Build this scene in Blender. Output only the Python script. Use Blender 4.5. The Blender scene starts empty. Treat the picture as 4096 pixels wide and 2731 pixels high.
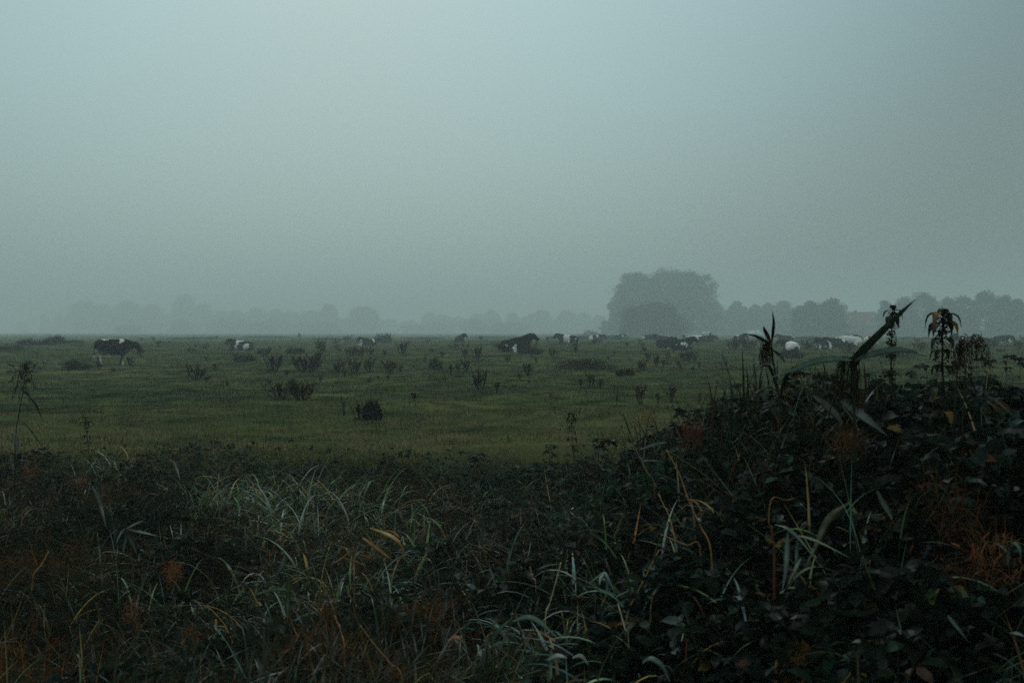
import bpy, math, random
import numpy as np
from mathutils import Vector, Matrix, Euler

# ------------------------------------------------------------------ set-up
SC = bpy.context.scene
COL = SC.collection
F, PH, CX, H = 3982.0, 1326.0, 2048.0, 1.5      # 35 mm lens on the 4096 px frame; eye 1.5 m above the pasture
rng = np.random.default_rng(11)
R = math.radians


def W(px, py, d):
    """Point seen at photo pixel (px, py) standing d metres away."""
    return np.array(((px - CX) / F * d, d, H - (py - PH) / F * d))


# ------------------------------------------------------------------ noise
def _hash(ix, iy, seed):
    h = (ix.astype(np.int64) * 374761393 + iy.astype(np.int64) * 668265263 + seed * 974711) & 0x7FFFFFFF
    h = ((h ^ (h >> 13)) * 1274126177) & 0x7FFFFFFF
    return ((h ^ (h >> 16)) & 0xFFFF) / 65535.0


def vnoise(x, y, seed=0):
    x = np.asarray(x, float); y = np.asarray(y, float)
    ix = np.floor(x); iy = np.floor(y)
    fx = x - ix; fy = y - iy
    fx = fx * fx * (3 - 2 * fx); fy = fy * fy * (3 - 2 * fy)
    a = _hash(ix, iy, seed); b = _hash(ix + 1, iy, seed)
    c = _hash(ix, iy + 1, seed); d = _hash(ix + 1, iy + 1, seed)
    return (a * (1 - fx) + b * fx) * (1 - fy) + (c * (1 - fx) + d * fx) * fy - 0.5


def fbm(x, y, seed=0, octv=3):
    s = 0; a = 1.0
    for k in range(octv):
        s = s + a * vnoise(x * 2 ** k, y * 2 ** k, seed + 17 * k)
        a *= 0.5
    return s


def sstep(a, b, x):
    t = np.clip((x - a) / (b - a), 0, 1)
    return t * t * (3 - 2 * t)


# ------------------------------------------------------------------ terrain
# (photo x, photo y of the ground, distance): gentle rises and dips of the pasture
CTRL = [(456, 1468, 53), (100, 1392, 70), (300, 1366, 92), (30, 1410, 60), (963, 1401, 86), (1465, 1388, 105),
        (1840, 1366, 115), (2080, 1409, 62), (2275, 1370, 97), (2385, 1363, 135), (2472, 1358, 165),
        (2655, 1381, 85), (2735, 1412, 80), (2800, 1363, 130), (2955, 1368, 110), (3140, 1367, 130),
        (3160, 1405, 76), (3300, 1396, 85), (3400, 1380, 95), (3820, 1385, 100), (3950, 1379, 105), (4010, 1369, 118),
        (1200, 1490, 40), (1900, 1490, 42), (2600, 1470, 42), (700, 1520, 36), (1200, 1600, 24), (2400, 1555, 28),
        (200, 1600, 24), (3000, 1500, 34)]
CT = np.array([[(a - CX) / F * d, d, H - (b - PH) / F * d] for a, b, d in CTRL])


def veg_top(x, y):
    """Height of the rank growth between the camera and the pasture (also the bramble bank on the right)."""
    x = np.asarray(x, float); y = np.asarray(y, float)
    z = np.interp(y, [1, 2, 3, 4, 6.5, 9.5, 12.5, 14], [.30, .40, .38, .28, .12, .03, .02, 0])
    m = np.interp(y, [1.2, 2.2, 2.8, 3.4, 4.4, 5.2, 6.4, 8, 10, 12.5], [.05, .36, .62, .80, .93, .98, .92, .64, .26, .0])
    z = z + m * sstep(-.30, 1.6, x + .12 * fbm(x * 1.3, y * 1.3, 5))
    z = z + .22 * fbm(x * 1.1, y * 1.1, 3) * sstep(14, 11, y)
    return z


def ground_z(x, y):
    x = np.asarray(x, float); y = np.asarray(y, float)
    num = np.zeros_like(x); den = np.full_like(x, .35)
    ly = np.log(np.maximum(y, 1.0))
    for cx, cy, cz in CT:
        w = np.exp(-((x - cx) ** 2) / (2 * (.085 * cy) ** 2) - (ly - math.log(cy)) ** 2 / (2 * .10 ** 2))
        num += w * cz; den += w
    z = num / den
    fade = np.clip(1.2 - y / 260., 0, 1)
    z = z + (.10 * fbm(x * .45, y * .45, 1) + .22 * fbm(x * .09, y * .09, 2)) * fade
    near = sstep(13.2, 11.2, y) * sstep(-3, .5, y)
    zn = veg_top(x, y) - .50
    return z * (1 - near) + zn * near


def gz(x, y):
    return float(ground_z(np.array([x]), np.array([y]))[0])


def hit(px, py):
    """Where the line of sight through a photo pixel meets the ground."""
    d = np.geomspace(10, 400, 1600)
    x = (px - CX) / F * d; z = H - (py - PH) / F * d
    below = np.nonzero(z <= ground_z(x, d))[0]
    k = below[0] if len(below) else -1
    return np.array((x[k], d[k], float(ground_z(x[k:k + 1] if k >= 0 else x[-1:], d[k:k + 1] if k >= 0 else d[-1:])[0])))


# ------------------------------------------------------------------ mesh building
class MB:
    def __init__(self):
        self.V = []; self.T = []; self.Q = []; self.C = []; self.n = 0

    def add(self, v, tris=None, quads=None, col=(.1, .1, .1)):
        v = np.asarray(v, np.float32).reshape(-1, 3)
        c = np.asarray(col, np.float32)
        if c.ndim == 1:
            c = np.broadcast_to(c, (len(v), 3))
        self.V.append(v); self.C.append(c)
        if tris is not None and len(tris): self.T.append(np.asarray(tris, np.int32).reshape(-1, 3) + self.n)
        if quads is not None and len(quads): self.Q.append(np.asarray(quads, np.int32).reshape(-1, 4) + self.n)
        self.n += len(v)

    def mesh(self, name, mat, smooth=False):
        v = np.concatenate(self.V); c = np.concatenate(self.C)
        t = np.concatenate(self.T) if self.T else np.zeros((0, 3), np.int32)
        q = np.concatenate(self.Q) if self.Q else np.zeros((0, 4), np.int32)
        me = bpy.data.meshes.new(name)
        me.vertices.add(len(v)); me.vertices.foreach_set('co', v.ravel())
        loops = np.concatenate([t.ravel(), q.ravel()])
        me.loops.add(len(loops)); me.loops.foreach_set('vertex_index', loops)
        st = np.concatenate([np.arange(len(t)) * 3, len(t) * 3 + np.arange(len(q)) * 4]).astype(np.int32)
        me.polygons.add(len(st)); me.polygons.foreach_set('loop_start', st)
        me.polygons.foreach_set('use_smooth', np.full(len(st), smooth, dtype=bool))
        me.update(calc_edges=True)
        a = me.attributes.new('Col', 'FLOAT_COLOR', 'POINT')
        a.data.foreach_set('color', np.concatenate([c, np.ones((len(c), 1), np.float32)], 1).ravel())
        if mat: me.materials.append(mat)
        return me

    def build(self, name, mat, parent=None, smooth=False):
        return link(name, self.mesh(name, mat, smooth), parent)


def link(name, me, parent=None):
    o = bpy.data.objects.new(name, me); COL.objects.link(o)
    if parent is not None: o.parent = parent
    return o


def tag(o, label=None, cat=None, group=None, kind=None):
    if label: o['label'] = label
    if cat: o['category'] = cat
    if group: o['group'] = group
    if kind: o['kind'] = kind
    return o


def thing(name, loc, label, cat, group=None, rz=0.0, sc=None):
    o = bpy.data.objects.new(name, None); COL.objects.link(o)
    o.location = [float(a) for a in loc]; o.rotation_euler = (0, 0, rz)
    if sc is not None: o.scale = sc
    o.empty_display_size = .2
    return tag(o, label, cat, group)


def copy_thing(root, loc, rz, sc, label, group):
    c = root.copy(); COL.objects.link(c)
    c.location = [float(a) for a in loc]; c.rotation_euler = (0, 0, rz); c.scale = sc
    c['label'] = label; c['group'] = group
    for ch in root.children:
        d = ch.copy(); COL.objects.link(d); d.parent = c
    return c


def jit(col, n, amt=.25, hue=.12):
    col = np.asarray(col, float)
    k = 1 + amt * rng.standard_normal((n, 1))
    h = 1 + hue * rng.standard_normal((n, 3))
    return np.clip(col * np.clip(k, .35, 1.9) * np.clip(h, .5, 1.5), .002, .9)


def tube(mb, pts, rad, sides=6, col=(.1, .1, .1)):
    p = np.asarray(pts, float); n = len(p)
    r = np.broadcast_to(np.asarray(rad, float), (n,))
    t = np.gradient(p, axis=0); t /= np.linalg.norm(t, axis=1)[:, None] + 1e-9
    ref = np.array((0, 0, 1.)) if abs(t[:, 2]).mean() < .85 else np.array((1., 0, 0))
    s = np.cross(ref, t); s /= np.linalg.norm(s, axis=1)[:, None] + 1e-9
    u = np.cross(t, s)
    a = np.arange(sides) * 2 * np.pi / sides
    v = p[:, None] + r[:, None, None] * (np.cos(a)[None, :, None] * s[:, None] + np.sin(a)[None, :, None] * u[:, None])
    v = v.reshape(-1, 3)
    q = []
    for i in range(n - 1):
        for j in range(sides):
            k = (j + 1) % sides
            q.append((i * sides + j, i * sides + k, (i + 1) * sides + k, (i + 1) * sides + j))
    tr = [(0, j + 1, j) for j in range(1, sides - 1)]
    b = (n - 1) * sides
    tr += [(b, b + j, b + j + 1) for j in range(1, sides - 1)]
    cc = np.asarray(col, float)
    if cc.ndim == 2: cc = np.repeat(cc, sides, axis=0)
    mb.add(v, tr, q, cc)


def spline(pts, n):
    p = np.asarray(pts, float); m = len(p)
    t = np.linspace(0, m - 1, n); i = np.clip(np.floor(t).astype(int), 0, m - 2); f = (t - i)[:, None]
    P = np.vstack([2 * p[0] - p[1], p, 2 * p[-1] - p[-2]])
    a, b, c, d = P[i], P[i + 1], P[i + 2], P[i + 3]
    return .5 * (2 * b + (c - a) * f + (2 * a - 5 * b + 4 * c - d) * f ** 2 + (3 * b - a - 3 * c + d) * f ** 3)


def blades(mb, base, az, length, width, lean, curve, nseg=4, col=None, fold=0.0, power=1.0, kink=None, wmid=.3):
    """Many grass or reed leaves at once: tapered ribbons that bend over under their own weight."""
    base = np.asarray(base, float); N = len(base)
    az, length, width, lean, curve = [np.broadcast_to(np.asarray(a, float), (N,)) for a in (az, length, width, lean, curve)]
    d = np.stack([np.cos(az), np.sin(az), np.zeros(N)], 1)
    s = np.stack([-np.sin(az), np.cos(az), np.zeros(N)], 1)
    pos = base.copy(); rows = []; L = length / nseg
    for k in range(nseg + 1):
        t = k / nseg
        th = lean + curve * t ** power
        if kink is not None:
            th = th + np.where(t > kink[0], kink[1], 0)
        w = width * (min(1, .55 + t / max(wmid, .01) * .45) if t < wmid else max(0.03, 1 - ((t - wmid) / (1 - wmid)) ** 1.6))
        nrm = -np.cos(th)[:, None] * d + np.sin(th)[:, None] * np.array((0, 0, 1.))
        if fold > 0 and k < nseg:
            rows.append(np.stack([pos - s * w[:, None] / 2 + nrm * (w * fold)[:, None], pos, pos + s * w[:, None] / 2 + nrm * (w * fold)[:, None]], 1))
        elif fold > 0:
            rows.append(np.stack([pos - s * w[:, None] / 2, pos, pos + s * w[:, None] / 2], 1))
        else:
            rows.append(np.stack([pos - s * w[:, None] / 2, pos + s * w[:, None] / 2], 1))
        pos = pos + L[:, None] * (np.sin(th)[:, None] * d + np.cos(th)[:, None] * np.array((0, 0, 1.)))
    m = rows[0].shape[1]
    v = np.stack(rows, 1)                       # N, nseg+1, m, 3
    st = m * (nseg + 1)
    q = []
    for k in range(nseg):
        for j in range(m - 1):
            q.append((k * m + j, k * m + j + 1, (k + 1) * m + j + 1, (k + 1) * m + j))
    q = np.asarray(q)[None] + (np.arange(N) * st)[:, None, None]
    col = np.broadcast_to(np.asarray(col, float), (N, 3))
    mb.add(v.reshape(-1, 3), None, q.reshape(-1, 4), np.repeat(col, st, axis=0))


LEAF = np.array([(0, 0, 0), (.33, 0, -.03), (.68, 0, -.02), (1, 0, -.16), (.22, .30, .05), (.62, .27, .03), (.22, -.30, .05), (.62, -.27, .03)])
LEAF_T = np.array([(0, 1, 4), (2, 3, 5), (0, 6, 1), (2, 7, 3)])
LEAF_Q = np.array([(1, 2, 5, 4), (1, 6, 7, 2)])


def leaves(mb, pos, az, tilt, roll, size, col, wide=1.0, tmpl=None, droop=0.0):
    """Many leaflets at once: az = way the tip points, tilt = tip above level, roll = about the midrib."""
    pos = np.asarray(pos, float); N = len(pos)
    T = LEAF.copy()
    T[:, 1] *= wide
    if droop: T[:, 2] -= droop * T[:, 0] ** 2
    az, tilt, roll, size = [np.broadcast_to(np.asarray(a, float), (N,)) for a in (az, tilt, roll, size)]
    f = np.stack([np.cos(az) * np.cos(tilt), np.sin(az) * np.cos(tilt), np.sin(tilt)], 1)
    s0 = np.stack([-np.sin(az), np.cos(az), np.zeros(N)], 1)
    u0 = np.cross(f, s0)
    s = s0 * np.cos(roll)[:, None] + u0 * np.sin(roll)[:, None]
    u = np.cross(f, s)
    v = pos[:, None] + size[:, None, None] * (T[None, :, 0:1] * f[:, None] + T[None, :, 1:2] * s[:, None] + T[None, :, 2:3] * u[:, None])
    off = (np.arange(N) * len(T))[:, None, None]
    col = np.broadcast_to(np.asarray(col, float), (N, 3))
    mb.add(v.reshape(-1, 3), (LEAF_T[None] + off).reshape(-1, 3), (LEAF_Q[None] + off).reshape(-1, 4), np.repeat(col, len(T), axis=0))


def cards(mb, pos, size, col, flat=0.0):
    """Small randomly turned leaf-clump faces (kite shaped)."""
    N = len(pos)
    f = rng.standard_normal((N, 3)); f[:, 2] *= (1 - flat); f /= np.linalg.norm(f, axis=1)[:, None]
    g = rng.standard_normal((N, 3)); s = np.cross(f, g); s /= np.linalg.norm(s, axis=1)[:, None]
    size = np.broadcast_to(size, (N,))[:, None]
    u = np.cross(f, s)
    v = np.stack([pos - f * size * .5, pos + s * size * .36 + u * size * .1, pos + f * size * .55, pos - s * size * .36 + u * size * .1], 1)
    q = np.arange(N)[:, None] * 4 + np.arange(4)[None]
    col = np.broadcast_to(np.asarray(col, float), (N, 3))
    mb.add(v.reshape(-1, 3), None, q, np.repeat(col, 4, axis=0))


# ------------------------------------------------------------------ materials
def new_mat(name):
    m = bpy.data.materials.new(name); m.use_nodes = True
    nt = m.node_tree; nt.nodes.clear()
    out = nt.nodes.new('ShaderNodeOutputMaterial')
    return m, nt, out


def leaf_mat(name, rough=.45, spec=.5, trans=.25, noise=30., wet=0.0):
    m, nt, out = new_mat(name)
    N, L = nt.nodes.new, nt.links.new
    at = N('ShaderNodeAttribute'); at.attribute_name = 'Col'
    tc = N('ShaderNodeTexCoord'); nz = N('ShaderNodeTexNoise'); nz.inputs['Scale'].default_value = noise
    nz.inputs['Detail'].default_value = 3
    L(tc.outputs['Object'], nz.inputs['Vector'])
    mr = N('ShaderNodeMapRange'); mr.inputs['To Min'].default_value = .6; mr.inputs['To Max'].default_value = 1.4
    L(nz.outputs['Fac'], mr.inputs['Value'])
    mul = N('ShaderNodeMix'); mul.data_type = 'RGBA'; mul.blend_type = 'MULTIPLY'; mul.inputs['Factor'].default_value = 1
    L(at.outputs['Color'], mul.inputs['A']); L(mr.outputs['Result'], mul.inputs['B'])
    d = N('ShaderNodeBsdfDiffuse'); L(mul.outputs['Result'], d.inputs['Color'])
    last = d.outputs['BSDF']
    if trans:
        tr = N('ShaderNodeBsdfTranslucent'); L(mul.outputs['Result'], tr.inputs['Color'])
        mx = N('ShaderNodeMixShader'); mx.inputs['Fac'].default_value = trans
        L(last, mx.inputs[1]); L(tr.outputs['BSDF'], mx.inputs[2]); last = mx.outputs['Shader']
    if spec:
        # wet sheen, patchy from leaf to leaf
        gl = N('ShaderNodeBsdfGlossy'); gl.inputs['Roughness'].default_value = rough
        n2 = N('ShaderNodeTexNoise'); n2.inputs['Scale'].default_value = 9; L(tc.outputs['Object'], n2.inputs['Vector'])
        m2 = N('ShaderNodeMapRange'); m2.inputs['From Min'].default_value = .50; m2.inputs['From Max'].default_value = .75
        m2.inputs['To Min'].default_value = spec * .25; m2.inputs['To Max'].default_value = spec + wet
        L(n2.outputs['Fac'], m2.inputs['Value'])
        mg = N('ShaderNodeMixShader'); L(m2.outputs['Result'], mg.inputs['Fac'])
        L(last, mg.inputs[1]); L(gl.outputs['BSDF'], mg.inputs[2]); last = mg.outputs['Shader']
    L(last, out.inputs['Surface'])
    return m


M_LEAF = leaf_mat('bramble leaf', .32, .010, .25, 40, .035)
M_REED = leaf_mat('reed leaf', .28, .02, .3, 25, .09)
M_GRASS = leaf_mat('pasture grass', .5, .008, .3, 3, .012)
M_DRY = leaf_mat('dry plant', .5, .004, .25, 30, .012)
M_TREE = leaf_mat('tree foliage', .6, 0, .2, .6)
M_BARK = leaf_mat('bark', .85, 0, 0, 6)
M_COAT = leaf_mat('cow coat', .5, .008, 0, 14, .01)
M_WALL = leaf_mat('brick wall', .85, 0, 0, 8)
M_ROOF = leaf_mat('roof tiles', .6, .01, 0, 6, .01)
M_TRIM = leaf_mat('painted trim', .4, .03, 0, 3)
M_GLASS = leaf_mat('window glass', .08, .12, 0, 2)


def ground_mat():
    m, nt, out = new_mat('pasture ground')
    N, L = nt.nodes.new, nt.links.new
    tc = N('ShaderNodeTexCoord')
    def noise(scale, detail, sx=1, sy=1):
        mp = N('ShaderNodeMapping'); mp.inputs['Scale'].default_value = (sx, sy, 1)
        n = N('ShaderNodeTexNoise'); n.inputs['Scale'].default_value = scale; n.inputs['Detail'].default_value = detail
        L(tc.outputs['Object'], mp.inputs['Vector']); L(mp.outputs['Vector'], n.inputs['Vector'])
        return n.outputs['Fac']
    def ramp(fac, stops):
        r = N('ShaderNodeValToRGB'); e = r.color_ramp.elements
        e[0].position, e[0].color = stops[0][0], (*stops[0][1], 1)
        e[1].position, e[1].color = stops[-1][0], (*stops[-1][1], 1)
        for p, c in stops[1:-1]:
            x = e.new(p); x.color = (*c, 1)
        L(fac, r.inputs['Fac']); return r.outputs['Color']
    a = ramp(noise(.35, 6), [(.3, (.026, .042, .020)), (.5, (.052, .074, .032)), (.68, (.090, .100, .044))])
    b = ramp(noise(1.6, 5), [(.32, (.30, .34, .30)), (.5, (.95, .95, .95)), (.68, (1.6, 1.45, 1.05))])
    mx = N('ShaderNodeMix'); mx.data_type = 'RGBA'; mx.blend_type = 'MULTIPLY'; mx.inputs['Factor'].default_value = .9
    L(a, mx.inputs['A']); L(b, mx.inputs['B'])
    c = ramp(noise(.06, 4), [(.35, (.75, .85, .8)), (.62, (1.2, 1.1, 1.0))])
    mx2 = N('ShaderNodeMix'); mx2.data_type = 'RGBA'; mx2.blend_type = 'MULTIPLY'; mx2.inputs['Factor'].default_value = 1
    L(mx.outputs['Result'], mx2.inputs['A']); L(c, mx2.inputs['B'])
    # drier, straw-coloured turf along the ditch
    yl = N('ShaderNodeMapRange'); yl.inputs['From Min'].default_value = 22; yl.inputs['From Max'].default_value = 13; yl.inputs['To Max'].default_value = .5
    sp = N('ShaderNodeSeparateXYZ'); L(tc.outputs['Object'], sp.inputs[0]); L(sp.outputs['Y'], yl.inputs['Value'])
    ym = N('ShaderNodeMix'); ym.data_type = 'RGBA'; L(yl.outputs['Result'], ym.inputs['Factor']); L(mx2.outputs['Result'], ym.inputs['A'])
    L(ramp(noise(1.1, 5), [(.35, (.026, .036, .013)), (.6, (.080, .074, .025))]), ym.inputs['B']); mx2 = ym
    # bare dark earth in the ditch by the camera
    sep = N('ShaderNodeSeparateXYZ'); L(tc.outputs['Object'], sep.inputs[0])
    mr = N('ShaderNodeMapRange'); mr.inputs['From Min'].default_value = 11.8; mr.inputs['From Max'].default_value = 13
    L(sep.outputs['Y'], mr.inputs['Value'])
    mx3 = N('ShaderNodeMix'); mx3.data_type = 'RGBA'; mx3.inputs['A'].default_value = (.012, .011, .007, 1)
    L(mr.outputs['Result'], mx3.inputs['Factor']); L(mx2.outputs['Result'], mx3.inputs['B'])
    p = N('ShaderNodeBsdfDiffuse')
    L(mx3.outputs['Result'], p.inputs['Color'])
    bm = N('ShaderNodeBump'); bm.inputs['Strength'].default_value = 1; bm.inputs['Distance'].default_value = .12
    L(noise(2.5, 6), bm.inputs['Height']); L(bm.outputs['Normal'], p.inputs['Normal'])
    L(p.outputs['BSDF'], out.inputs['Surface'])
    return m


# ------------------------------------------------------------------ world, sun, camera, haze
EXPO = 0.0
def setup_light():
    w = bpy.data.worlds.new('World'); SC.world = w; w.use_nodes = True
    nt = w.node_tree; nt.nodes.clear(); N, L = nt.nodes.new, nt.links.new
    out = N('ShaderNodeOutputWorld'); bg = N('ShaderNodeBackground'); bg.inputs['Strength'].default_value = .1
    sky = N('ShaderNodeTexSky'); sky.sky_type = 'NISHITA'; sky.sun_disc = False
    sky.sun_elevation = R(38); sky.sun_rotation = R(-10); sky.dust_density = 6; sky.air_density = 2
    tc = N('ShaderNodeTexCoord'); sep = N('ShaderNodeSeparateXYZ'); L(tc.outputs['Generated'], sep.inputs[0])
    # overcast: grey-blue cloud, brighter towards where the sun stands behind it
    rp = N('ShaderNodeValToRGB'); e = rp.color_ramp.elements
    e[0].position, e[0].color = 0.0, (*SKY_LO, 1); e[1].position, e[1].color = 1.0, (*SKY_HI, 1)
    x = e.new(.36); x.color = (*SKY_MID, 1); x = e.new(.80); x.color = (*SKY_HI, 1)
    L(sep.outputs['Z'], rp.inputs['Fac'])
    dot = N('ShaderNodeVectorMath'); dot.operation = 'DOT_PRODUCT'
    el, az = R(30), R(-12)
    dot.inputs[1].default_value = (math.sin(az) * math.cos(el), math.cos(az) * math.cos(el), math.sin(el))
    L(tc.outputs['Generated'], dot.inputs[0])
    mr = N('ShaderNodeMapRange'); mr.interpolation_type = 'SMOOTHERSTEP'
    mr.inputs['From Min'].default_value = .70; mr.inputs['From Max'].default_value = 1.0
    mr.inputs['To Min'].default_value = GLOW[0] * 10; mr.inputs['To Max'].default_value = GLOW[1] * 10
    L(dot.outputs['Value'], mr.inputs['Value'])
    mu = N('ShaderNodeVectorMath'); mu.operation = 'SCALE'; L(rp.outputs['Color'], mu.inputs[0]); L(mr.outputs['Result'], mu.inputs['Scale'])
    mx = N('ShaderNodeMix'); mx.data_type = 'RGBA'; mx.inputs['Factor'].default_value = .92
    L(sky.outputs['Color'], mx.inputs['A']); L(mu.outputs['Vector'], mx.inputs['B'])
    L(mx.outputs['Result'], bg.inputs['Color']); L(bg.outputs['Background'], out.inputs['Surface'])
    ld = bpy.data.lights.new('sun', 'SUN'); ld.energy = .5; ld.angle = R(40); ld.color = (1, .97, .92)
    so = bpy.data.objects.new('sun', ld); COL.objects.link(so)
    so.rotation_euler = Vector((-math.sin(R(-10)) * math.cos(R(38)), -math.cos(R(-10)) * math.cos(R(38)), -math.sin(R(38)))).to_track_quat('-Z', 'Y').to_euler()
    cd = bpy.data.cameras.new('camera'); cd.lens = 35; cd.sensor_width = 36; cd.clip_end = 5000; cd.clip_start = .05
    cd.shift_y = -(1365.5 - PH) / 4096
    cd.dof.use_dof = True; cd.dof.focus_distance = 18; cd.dof.aperture_fstop = 7
    co = bpy.data.objects.new('camera', cd); COL.objects.link(co); co.location = (0, 0, H); co.rotation_euler = (R(90), 0, 0)
    SC.camera = co
    vs = SC.view_settings; vs.view_transform = 'Standard'; vs.look = 'None'; vs.exposure = EXPO; vs.gamma = 1; vs.use_curve_mapping = False
    cy = SC.cycles; cy.max_bounces = 8; cy.diffuse_bounces = 3; cy.glossy_bounces = 2; cy.transmission_bounces = 3
    cy.volume_bounces = 2; cy.transparent_max_bounces = 8; cy.use_denoising = DENOISE
    cy.sample_clamp_indirect = 3; cy.use_adaptive_sampling = False
    # the mist
    m, nt, out = new_mat('mist')
    v = nt.nodes.new('ShaderNodeVolumePrincipled'); v.inputs['Density'].default_value = HAZE_D
    v.inputs['Color'].default_value = (*HAZE_C, 1); v.inputs['Anisotropy'].default_value = .3
    nt.links.new(v.outputs['Volume'], out.inputs['Volume'])
    x0, x1, y0, y1, z0, z1 = -1300, 1300, -60, 1750, -3.5, 40
    mb = MB()
    mb.add([(x0, y0, z0), (x1, y0, z0), (x1, y1, z0), (x0, y1, z0), (x0, y0, z1), (x1, y0, z1), (x1, y1, z1), (x0, y1, z1)], None,
           [(0, 3, 2, 1), (4, 5, 6, 7), (0, 1, 5, 4), (1, 2, 6, 5), (2, 3, 7, 6), (3, 0, 4, 7)])
    tag(mb.build('haze', m), 'pale mist lying over the whole pasture and the trees', 'haze', kind='stuff')


SKY_LO, SKY_MID, SKY_HI = (.34, .52, .53), (.33, .565, .645), (1.28, 1.54, 1.60)
GLOW = (.38, .92)
HAZE_D, HAZE_C = .0021, (.76, .90, .885)
DENOISE = False
setup_light()


# ------------------------------------------------------------------ the ground sheet
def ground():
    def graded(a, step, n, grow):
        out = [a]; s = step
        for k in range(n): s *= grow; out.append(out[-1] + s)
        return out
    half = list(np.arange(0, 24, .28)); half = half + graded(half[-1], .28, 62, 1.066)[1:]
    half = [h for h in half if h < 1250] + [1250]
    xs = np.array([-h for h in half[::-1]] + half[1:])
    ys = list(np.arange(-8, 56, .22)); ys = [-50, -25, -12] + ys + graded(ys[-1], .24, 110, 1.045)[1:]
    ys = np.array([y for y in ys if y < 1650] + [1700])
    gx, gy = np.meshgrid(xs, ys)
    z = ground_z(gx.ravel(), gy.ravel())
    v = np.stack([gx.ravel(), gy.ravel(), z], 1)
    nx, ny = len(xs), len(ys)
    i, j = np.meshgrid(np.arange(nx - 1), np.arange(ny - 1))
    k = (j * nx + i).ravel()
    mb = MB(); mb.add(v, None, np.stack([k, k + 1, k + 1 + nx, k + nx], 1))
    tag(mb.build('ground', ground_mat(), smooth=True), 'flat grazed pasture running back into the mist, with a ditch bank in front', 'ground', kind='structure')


ground()

# ------------------------------------------------------------------ pasture grass (nobody could count it)
def pasture_grass():
    mb = MB()
    def zone(n, d0, d1, lo, hi, wid, nseg):
        # more blades per square metre near than far
        u = rng.random(n); d = np.exp(np.log(d0) + u * np.log(d1 / d0))
        x = (rng.random(n) - .5) * (d * 1.12 + 2)
        clump = fbm(x * 1.4, d * 1.4, 21, 2)
        keep = rng.random(n) < np.clip(.55 + 1.2 * clump, .12, 1)
        x, d = x[keep], d[keep]; n = len(x); clump = clump[keep]
        z = ground_z(x, d)
        tall = np.clip(.75 + 1.1 * clump + .8 * fbm(x * .3, d * .3, 22, 2), .35, 2.)
        ln = rng.uniform(lo, hi, n) * tall
        yel = np.clip(.40 + 1.1 * fbm(x * .22, d * .35, 23, 3) + 1.1 * sstep(20, 12.5, d) + .2 * rng.standard_normal(n), 0, 1)[:, None]
        dark = np.clip(.45 + 1.9 * fbm(x * .7, d * .7, 24, 3), 0, 1)[:, None]
        g = np.array((.082, .103, .056)); y = np.array((.240, .210, .085)); dk = np.array((.020, .036, .019))
        c = g * (1 - dark) + dk * dark
        c = c * (1 - yel * .8) + y * yel * .8
        br = (rng.random((n, 1)) < .16) * sstep(24, 13, d)[:, None]
        c = c * (1 - br) + np.array((.34, .27, .12)) * br
        mud = (fbm(x * .5, d * .5, 27, 3) > .34)[:, None] * .7
        c = c * (1 - mud) + np.array((.050, .042, .022)) * mud
        c = c * np.clip(1 + .3 * rng.standard_normal((n, 1)), .4, 1.9)
        blades(mb, np.stack([x, d, z - .01], 1), rng.random(n) * 6.283, ln, wid * d / 20 * rng.uniform(.6, 1.3, n),
               np.abs(rng.normal(.7, .4, n)), rng.uniform(.3, 1.6, n), nseg, c, wmid=.2)
    zone(280000, 11.6, 19, .035, .11, .0070, 3)
    zone(230000, 19, 40, .03, .085, .0090, 2)
    zone(130000, 40, 130, .04, .10, .011, 2)
    # rank tussocks the cows leave standing
    nt_ = 2600
    d = np.exp(rng.uniform(math.log(13), math.log(150), nt_)); x = (rng.random(nt_) - .5) * (d * 1.12 + 2)
    per = 34; rad = rng.uniform(.10, .45, nt_) * (1 + d / 120)
    X_ = np.repeat(x, per) + rng.normal(0, 1, nt_ * per) * np.repeat(rad, per); D_ = np.repeat(d, per) + rng.normal(0, .6, nt_ * per) * np.repeat(rad, per)
    hue = rng.random((nt_, 1)); tc = np.where(hue < .55, (.024, .042, .016), np.where(hue < .8, (.050, .036, .016), (.10, .10, .035)))
    blades(mb, np.stack([X_, D_, ground_z(X_, D_) - .01], 1), rng.random(nt_ * per) * 6.283, rng.uniform(.07, .18, nt_ * per) * np.repeat(rng.uniform(.6, 1.2, nt_), per), .0075 * np.repeat(np.maximum(d, 16), per) / 16,
           np.abs(rng.normal(.35, .3, nt_ * per)), rng.uniform(.3, 1.6, nt_ * per), 2, jit(np.repeat(tc, per, axis=0), nt_ * per, .3, .1), wmid=.2)
    tag(mb.build('grass', M_GRASS), 'short wet grazed grass, yellowish near the ditch and green further back', 'grass', kind='stuff')


pasture_grass()


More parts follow.
